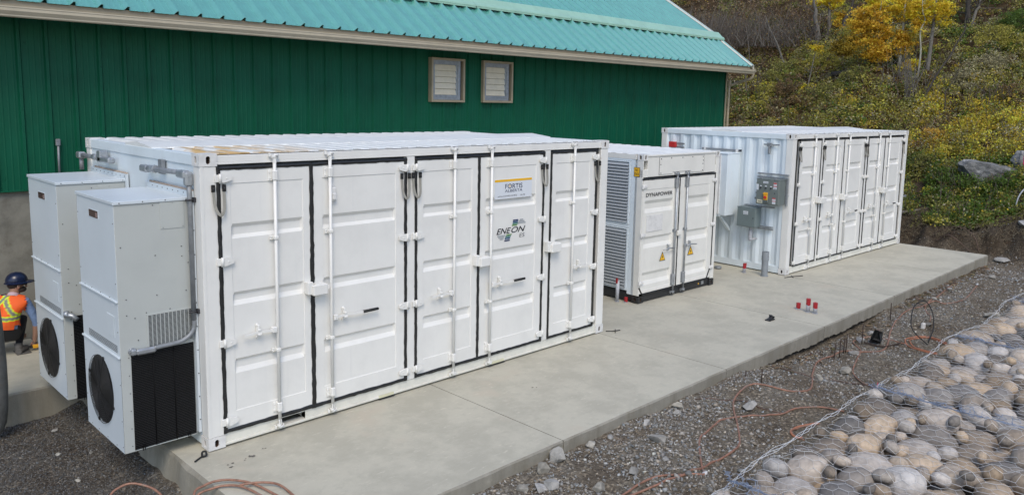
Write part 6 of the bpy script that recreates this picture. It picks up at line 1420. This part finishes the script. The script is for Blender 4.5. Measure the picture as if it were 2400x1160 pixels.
# bare multi-stemmed shrub and thicket
def stems(name, label, base, n, spread, hgt, seed, m_='twig', kind=None, lean=.25):
    rg = random.Random(seed); r0 = empty(name, tuple(at(base, 0, 0)), label=label, cat='shrub'); O = r0.location.copy(); m = MB()
    for _ in range(n):
        a, b = rg.gauss(0, spread), rg.gauss(0, spread*.6); L_ = hgt*rg.uniform(.5, 1.1); p = at(base, a, 0, b)-O; dr = rg.gauss(0, lean); pts = [p]
        for s_ in range(4): pts.append(pts[-1]+RT*(dr*L_/4+rg.gauss(0, .03))+AWAY*rg.gauss(0, .05)+Vector((0, 0, L_/4)))
        rb_ = rg.uniform(.006, .014); m.tube(pts, [rb_, rb_*.9, rb_*.7, rb_*.5, rb_*.3], 4, False)
        q = pts[2]; m.tube([q, q+RT*rg.uniform(-.2, .2)+Vector((0, 0, .2)), q+RT*rg.uniform(-.35, .35)+Vector((0, 0, .4))], rb_*.4, 3, False)
    m.build('stems', M[m_], r0); return r0
stems('bare_shrub', 'clump of tall grey leafless stems between the aspens and the leaning tree', (26.94, 2.82), 34, .28, 1.9, 3, 'greyb')
stems('bare_shrub', 'dark twiggy leafless shrub on the slope above the big boulder', (26.6, .2), 26, .5, .9, 6)
stems('bare_shrub', 'grey tangle of stems at the foot of the twin trunks', (27.9, 3.6), 26, .4, 1.4, 5, 'greyb')
m = MB(); rg = random.Random(77)
for _ in range(2600):
    a, b = rg.uniform(-5.5, 2.0), rg.uniform(-1.5, 6); p = at((31.4, 10.4), a, 0, b); L_ = rg.uniform(.8, 2.4); dr = rg.gauss(0, .35); pts = [p]
    for s_ in range(4): pts.append(pts[-1]+RT*(dr*L_/4+rg.gauss(0, .05))+AWAY*rg.gauss(0, .08)+Vector((0, 0, L_/4*rg.uniform(.5, 1))))
    rb_ = rg.uniform(.006, .015)*(1.9 if _ % 5 == 0 else 1); m.mi = 1 if _ % 5 == 0 else 0; m.tube(pts, [rb_, rb_*.9, rb_*.75, rb_*.5, rb_*.3], 3, False)
n = 9000; a_ = rng.uniform(-5.5, 2.0, n); b_ = rng.uniform(-1.5, 6, n); tx = 31.4+RT.x*a_+AWAY.x*b_; ty = 10.4+RT.y*a_+AWAY.y*b_
tag(leaves('thicket_leaves', np.stack([tx, ty, H(tx, ty)+rng.uniform(0, 1.3, n)], 1), rng.uniform(.04, .09, n), BROWN*rng.uniform(.4, 1.5, (n, 1))+rng.uniform(0, .05, (n, 3))), 'withered leaves still hanging in the bare thicket', kind='stuff')
tag(m.build('bare_thicket', [M['twig'], M['greyb']]), 'grey-brown leafless thicket on the upper left of the slope', kind='stuff')
# separate shrubs
SH = (((26.4, 7.3), .75, .85, BROWN, 'reddish brown bush right behind the gutter end'), ((25.9, 8.2), .6, .7, YGREEN, 'yellow-green bush beside the building corner'), ((25.3, 7.3), .55, .6, BROWN, 'dark brown bush above the far container roof'), ((26.3, 6.0), .7, .65, OLIVE, 'olive bush below the fallen log'), ((28.0, 8.4), .8, .9, OLIVE, 'broad green bush below the bare thicket'), ((29.0, 7.2), .8, .8, YGREEN, 'olive-yellow bush between the dead trunk and the orange sapling'), ((27.3, 5.3), .7, .7, OLIVE, 'green bush under the orange sapling'), ((27.6, 1.5), .8, .6, DRY, 'pale dry-leaved bush in the middle right of the slope'), ((28.8, .9), .9, .7, DRY, 'sage-coloured bush right of the leaning tree'), ((26.9, -.3), .7, .55, BROWN, 'dark red-brown bush at the right edge'), ((25.0, -.55), .55, .65, GOLD, 'bright yellow leafy bush above the boulder at the right edge'), ((24.9, .55), .5, .4, GOLD, 'yellow bush left of the one above the boulder'), ((24.0, 1.2), .55, .4, ORNG, 'orange-brown low bush near the far corner of the far container'), ((23.6, .1), .55, .35, YGREEN, 'yellow-green low bush behind the boulder, left side'), ((22.3, .9), .5, .45, OLIVE, 'olive bush beside the bare dirt gully next to the container'), ((21.2, -.6), .5, .55, GREEN, 'fresh green bush on the bank in front of the boulder'), ((21.4, -1.45), .5, .5, GREEN, 'green bush at the right end of the bank'), ((21.6, .0), .5, .5, GREEN, 'green bush left of the boulder'), ((31.0, 1.2), 1.0, .7, YGREEN, 'light green bush high on the right of the slope'), ((32.6, .9), 1.0, .7, GREEN, 'dark green bush in the top right corner'), ((30.6, 5.6), .8, .8, OLIVE, 'olive bush behind the orange sapling'))
for i, (b, r, hh, c, lb) in enumerate(SH):
    rn = np.random.default_rng(300+i); z0 = h(*b); r0 = empty('shrub', (b[0], b[1], z0-.03), label=lb, cat='shrub', group='leafy shrubs on the slope'); nc = int(46*r*r/.4); PP, SS, CC = [], [], []
    for _ in range(nc):
        v = rn.normal(size=3); v /= np.linalg.norm(v); v[2] = abs(v[2]); v *= rn.random()**.35; nl = int(rn.uniform(25, 55)); sg = rn.uniform(.05, .11); px_, py_ = v[0]*r, v[1]*r
        Q = rn.normal(size=(nl, 3))*np.array([sg, sg, sg*.6])+np.array([px_, py_, float(H(b[0]+px_, b[1]+py_))-z0+v[2]*hh+.05]); PP.append(Q); SS.append(rn.uniform(.032, .062, nl)); CC.append(c*rn.uniform(.6, 1.35)*rn.uniform(.7, 1.35, (nl, 1)))
    leaves('foliage', np.concatenate(PP), np.concatenate(SS), np.clip(np.concatenate(CC), .01, .7), r0, .4)
    m = MB(); rg = random.Random(i)
    for _ in range(16):
        a = rg.uniform(0, 2*PI); e = rg.uniform(.3, .95); m.tube([(0, 0, 0), (math.cos(a)*r*e*.4, math.sin(a)*r*e*.4, hh*.55), (math.cos(a)*r*e, math.sin(a)*r*e, hh*rg.uniform(.8, 1.25))], [.012, .009, .004], 4, False)
    m.build('stems', M['twig'], r0)
# boulder, log, stake, hose
def boulder(loc, dims, seed, label, rz):
    bm = bmesh.new(); bmesh.ops.create_icosphere(bm, subdivisions=4, radius=.5); r = random.Random(seed); K = [(Vector((r.gauss(0, 1), r.gauss(0, 1), r.gauss(0, 1))).normalized(), r.uniform(.28, .42)) for _ in range(16)]
    for v in bm.verts:
        p = v.co.copy()
        for k, d_ in K:
            e = p.dot(k)-d_
            if e > 0: p -= k*e
        p += p.normalized()*(.012*math.sin(p.x*31+p.y*17)+.010*math.sin(p.z*43-p.y*29)); v.co = Vector((p.x*dims[0], p.y*dims[1], p.z*dims[2]))
    me = bpy.data.meshes.new('boulder'); bm.to_mesh(me); bm.free(); me.materials.append(M['boulder']); o = link('boulder', me); o.location = loc; o.rotation_euler = (.1, .12, rz); tag(o, label, 'boulder')
boulder((22.05, -1.08, h(22.05, -1.08)+.16), (1.3, 2.0, 1.05), 5, 'large grey boulder with white streaks among the green bushes', .3)
boulder((22.75, -1.85, h(22.75, -1.85)+.16), (1.0, 1.0, .95), 9, 'darker grey rock behind the right end of the large boulder', .9)
m = MB(); p = at((28.24, 6.06), 0, .32); m.tube([p-RT*.38+Vector((0, 0, -.08)), p+RT*.32], [.09, .11], 12); tag(m.build('fallen_log', M['bark']), 'short dark fallen log lying on the slope below the orange sapling', 'log')
m = MB(); p = at((21.9, -1.93), 0, 0); m.mi = 0; m.box(p.x-.02, p.y-.02, p.z, p.x+.02, p.y+.02, p.z+.62); m.mi = 1; m.box(p.x-.03, p.y-.035, p.z+.40, p.x+.03, p.y+.035, p.z+.66, .01); tag(m.build('survey_stake', [mat('wood_stake', (.30, .20, .11), .8), mat('pink_ribbon', (.60, .03, .12), .6)]), 'wooden survey stake with a pink-red top at the right edge by the boulder', 'stake')
m = MB(); m.tube(smooth_path([at((20.6, -2.15), -.05, .0), at((20.6, -2.15), .0, .25), at((20.6, -2.15), .12, .45), at((20.6, -2.15), .3, .55)], 5), .018, 8); tag(m.build('hose', M['stubgrey']), 'pale curved hose poking out of the bank at the right edge', 'hose')
m = MB(); p = (20.0, .55); m.tube([at(p, -.25, .10), at(p, .55, .22)], [.05, .04], 7); tag(m.build('branch', M['greyb']), 'pale dead branch lying on the dirt beside the far container', 'branch')
n = 2600; x = rng.uniform(19.2, 20.5, n); y = rng.uniform(-3.3, 2.2, n); z = H(x, y); m = MB()
for i in range(0, n, 2):
    dx, dy = rng.normal(0, .06, 2); m.tube([(x[i], y[i], z[i]), (x[i]+dx, y[i]+dy, z[i]+rng.uniform(.02, .12)), (x[i]+2*dx-.04, y[i]+2*dy, z[i]+rng.uniform(-.03, .09))], .004, 3, False)
tag(m.build('dry_grass', mat('dry_grass', (.17, .14, .085), .8)), 'dry grass and roots on the edge of the bank', kind='stuff')
n = 6000; x = rng.uniform(19.6, 21.2, n); y = rng.uniform(-3.5, 2.8, n); k = ~((np.abs(y-.35) < .18)); x, y = x[k], y[k]; n = len(x)
tag(leaves('low_weeds', np.stack([x, y, H(x, y)+rng.uniform(.0, .12, n)], 1), rng.uniform(.02, .045, n), np.clip(OLIVE*rng.uniform(.5, 1.4, (n, 1)), .01, 1)), 'low weeds thinning out over the bank edge', kind='stuff')
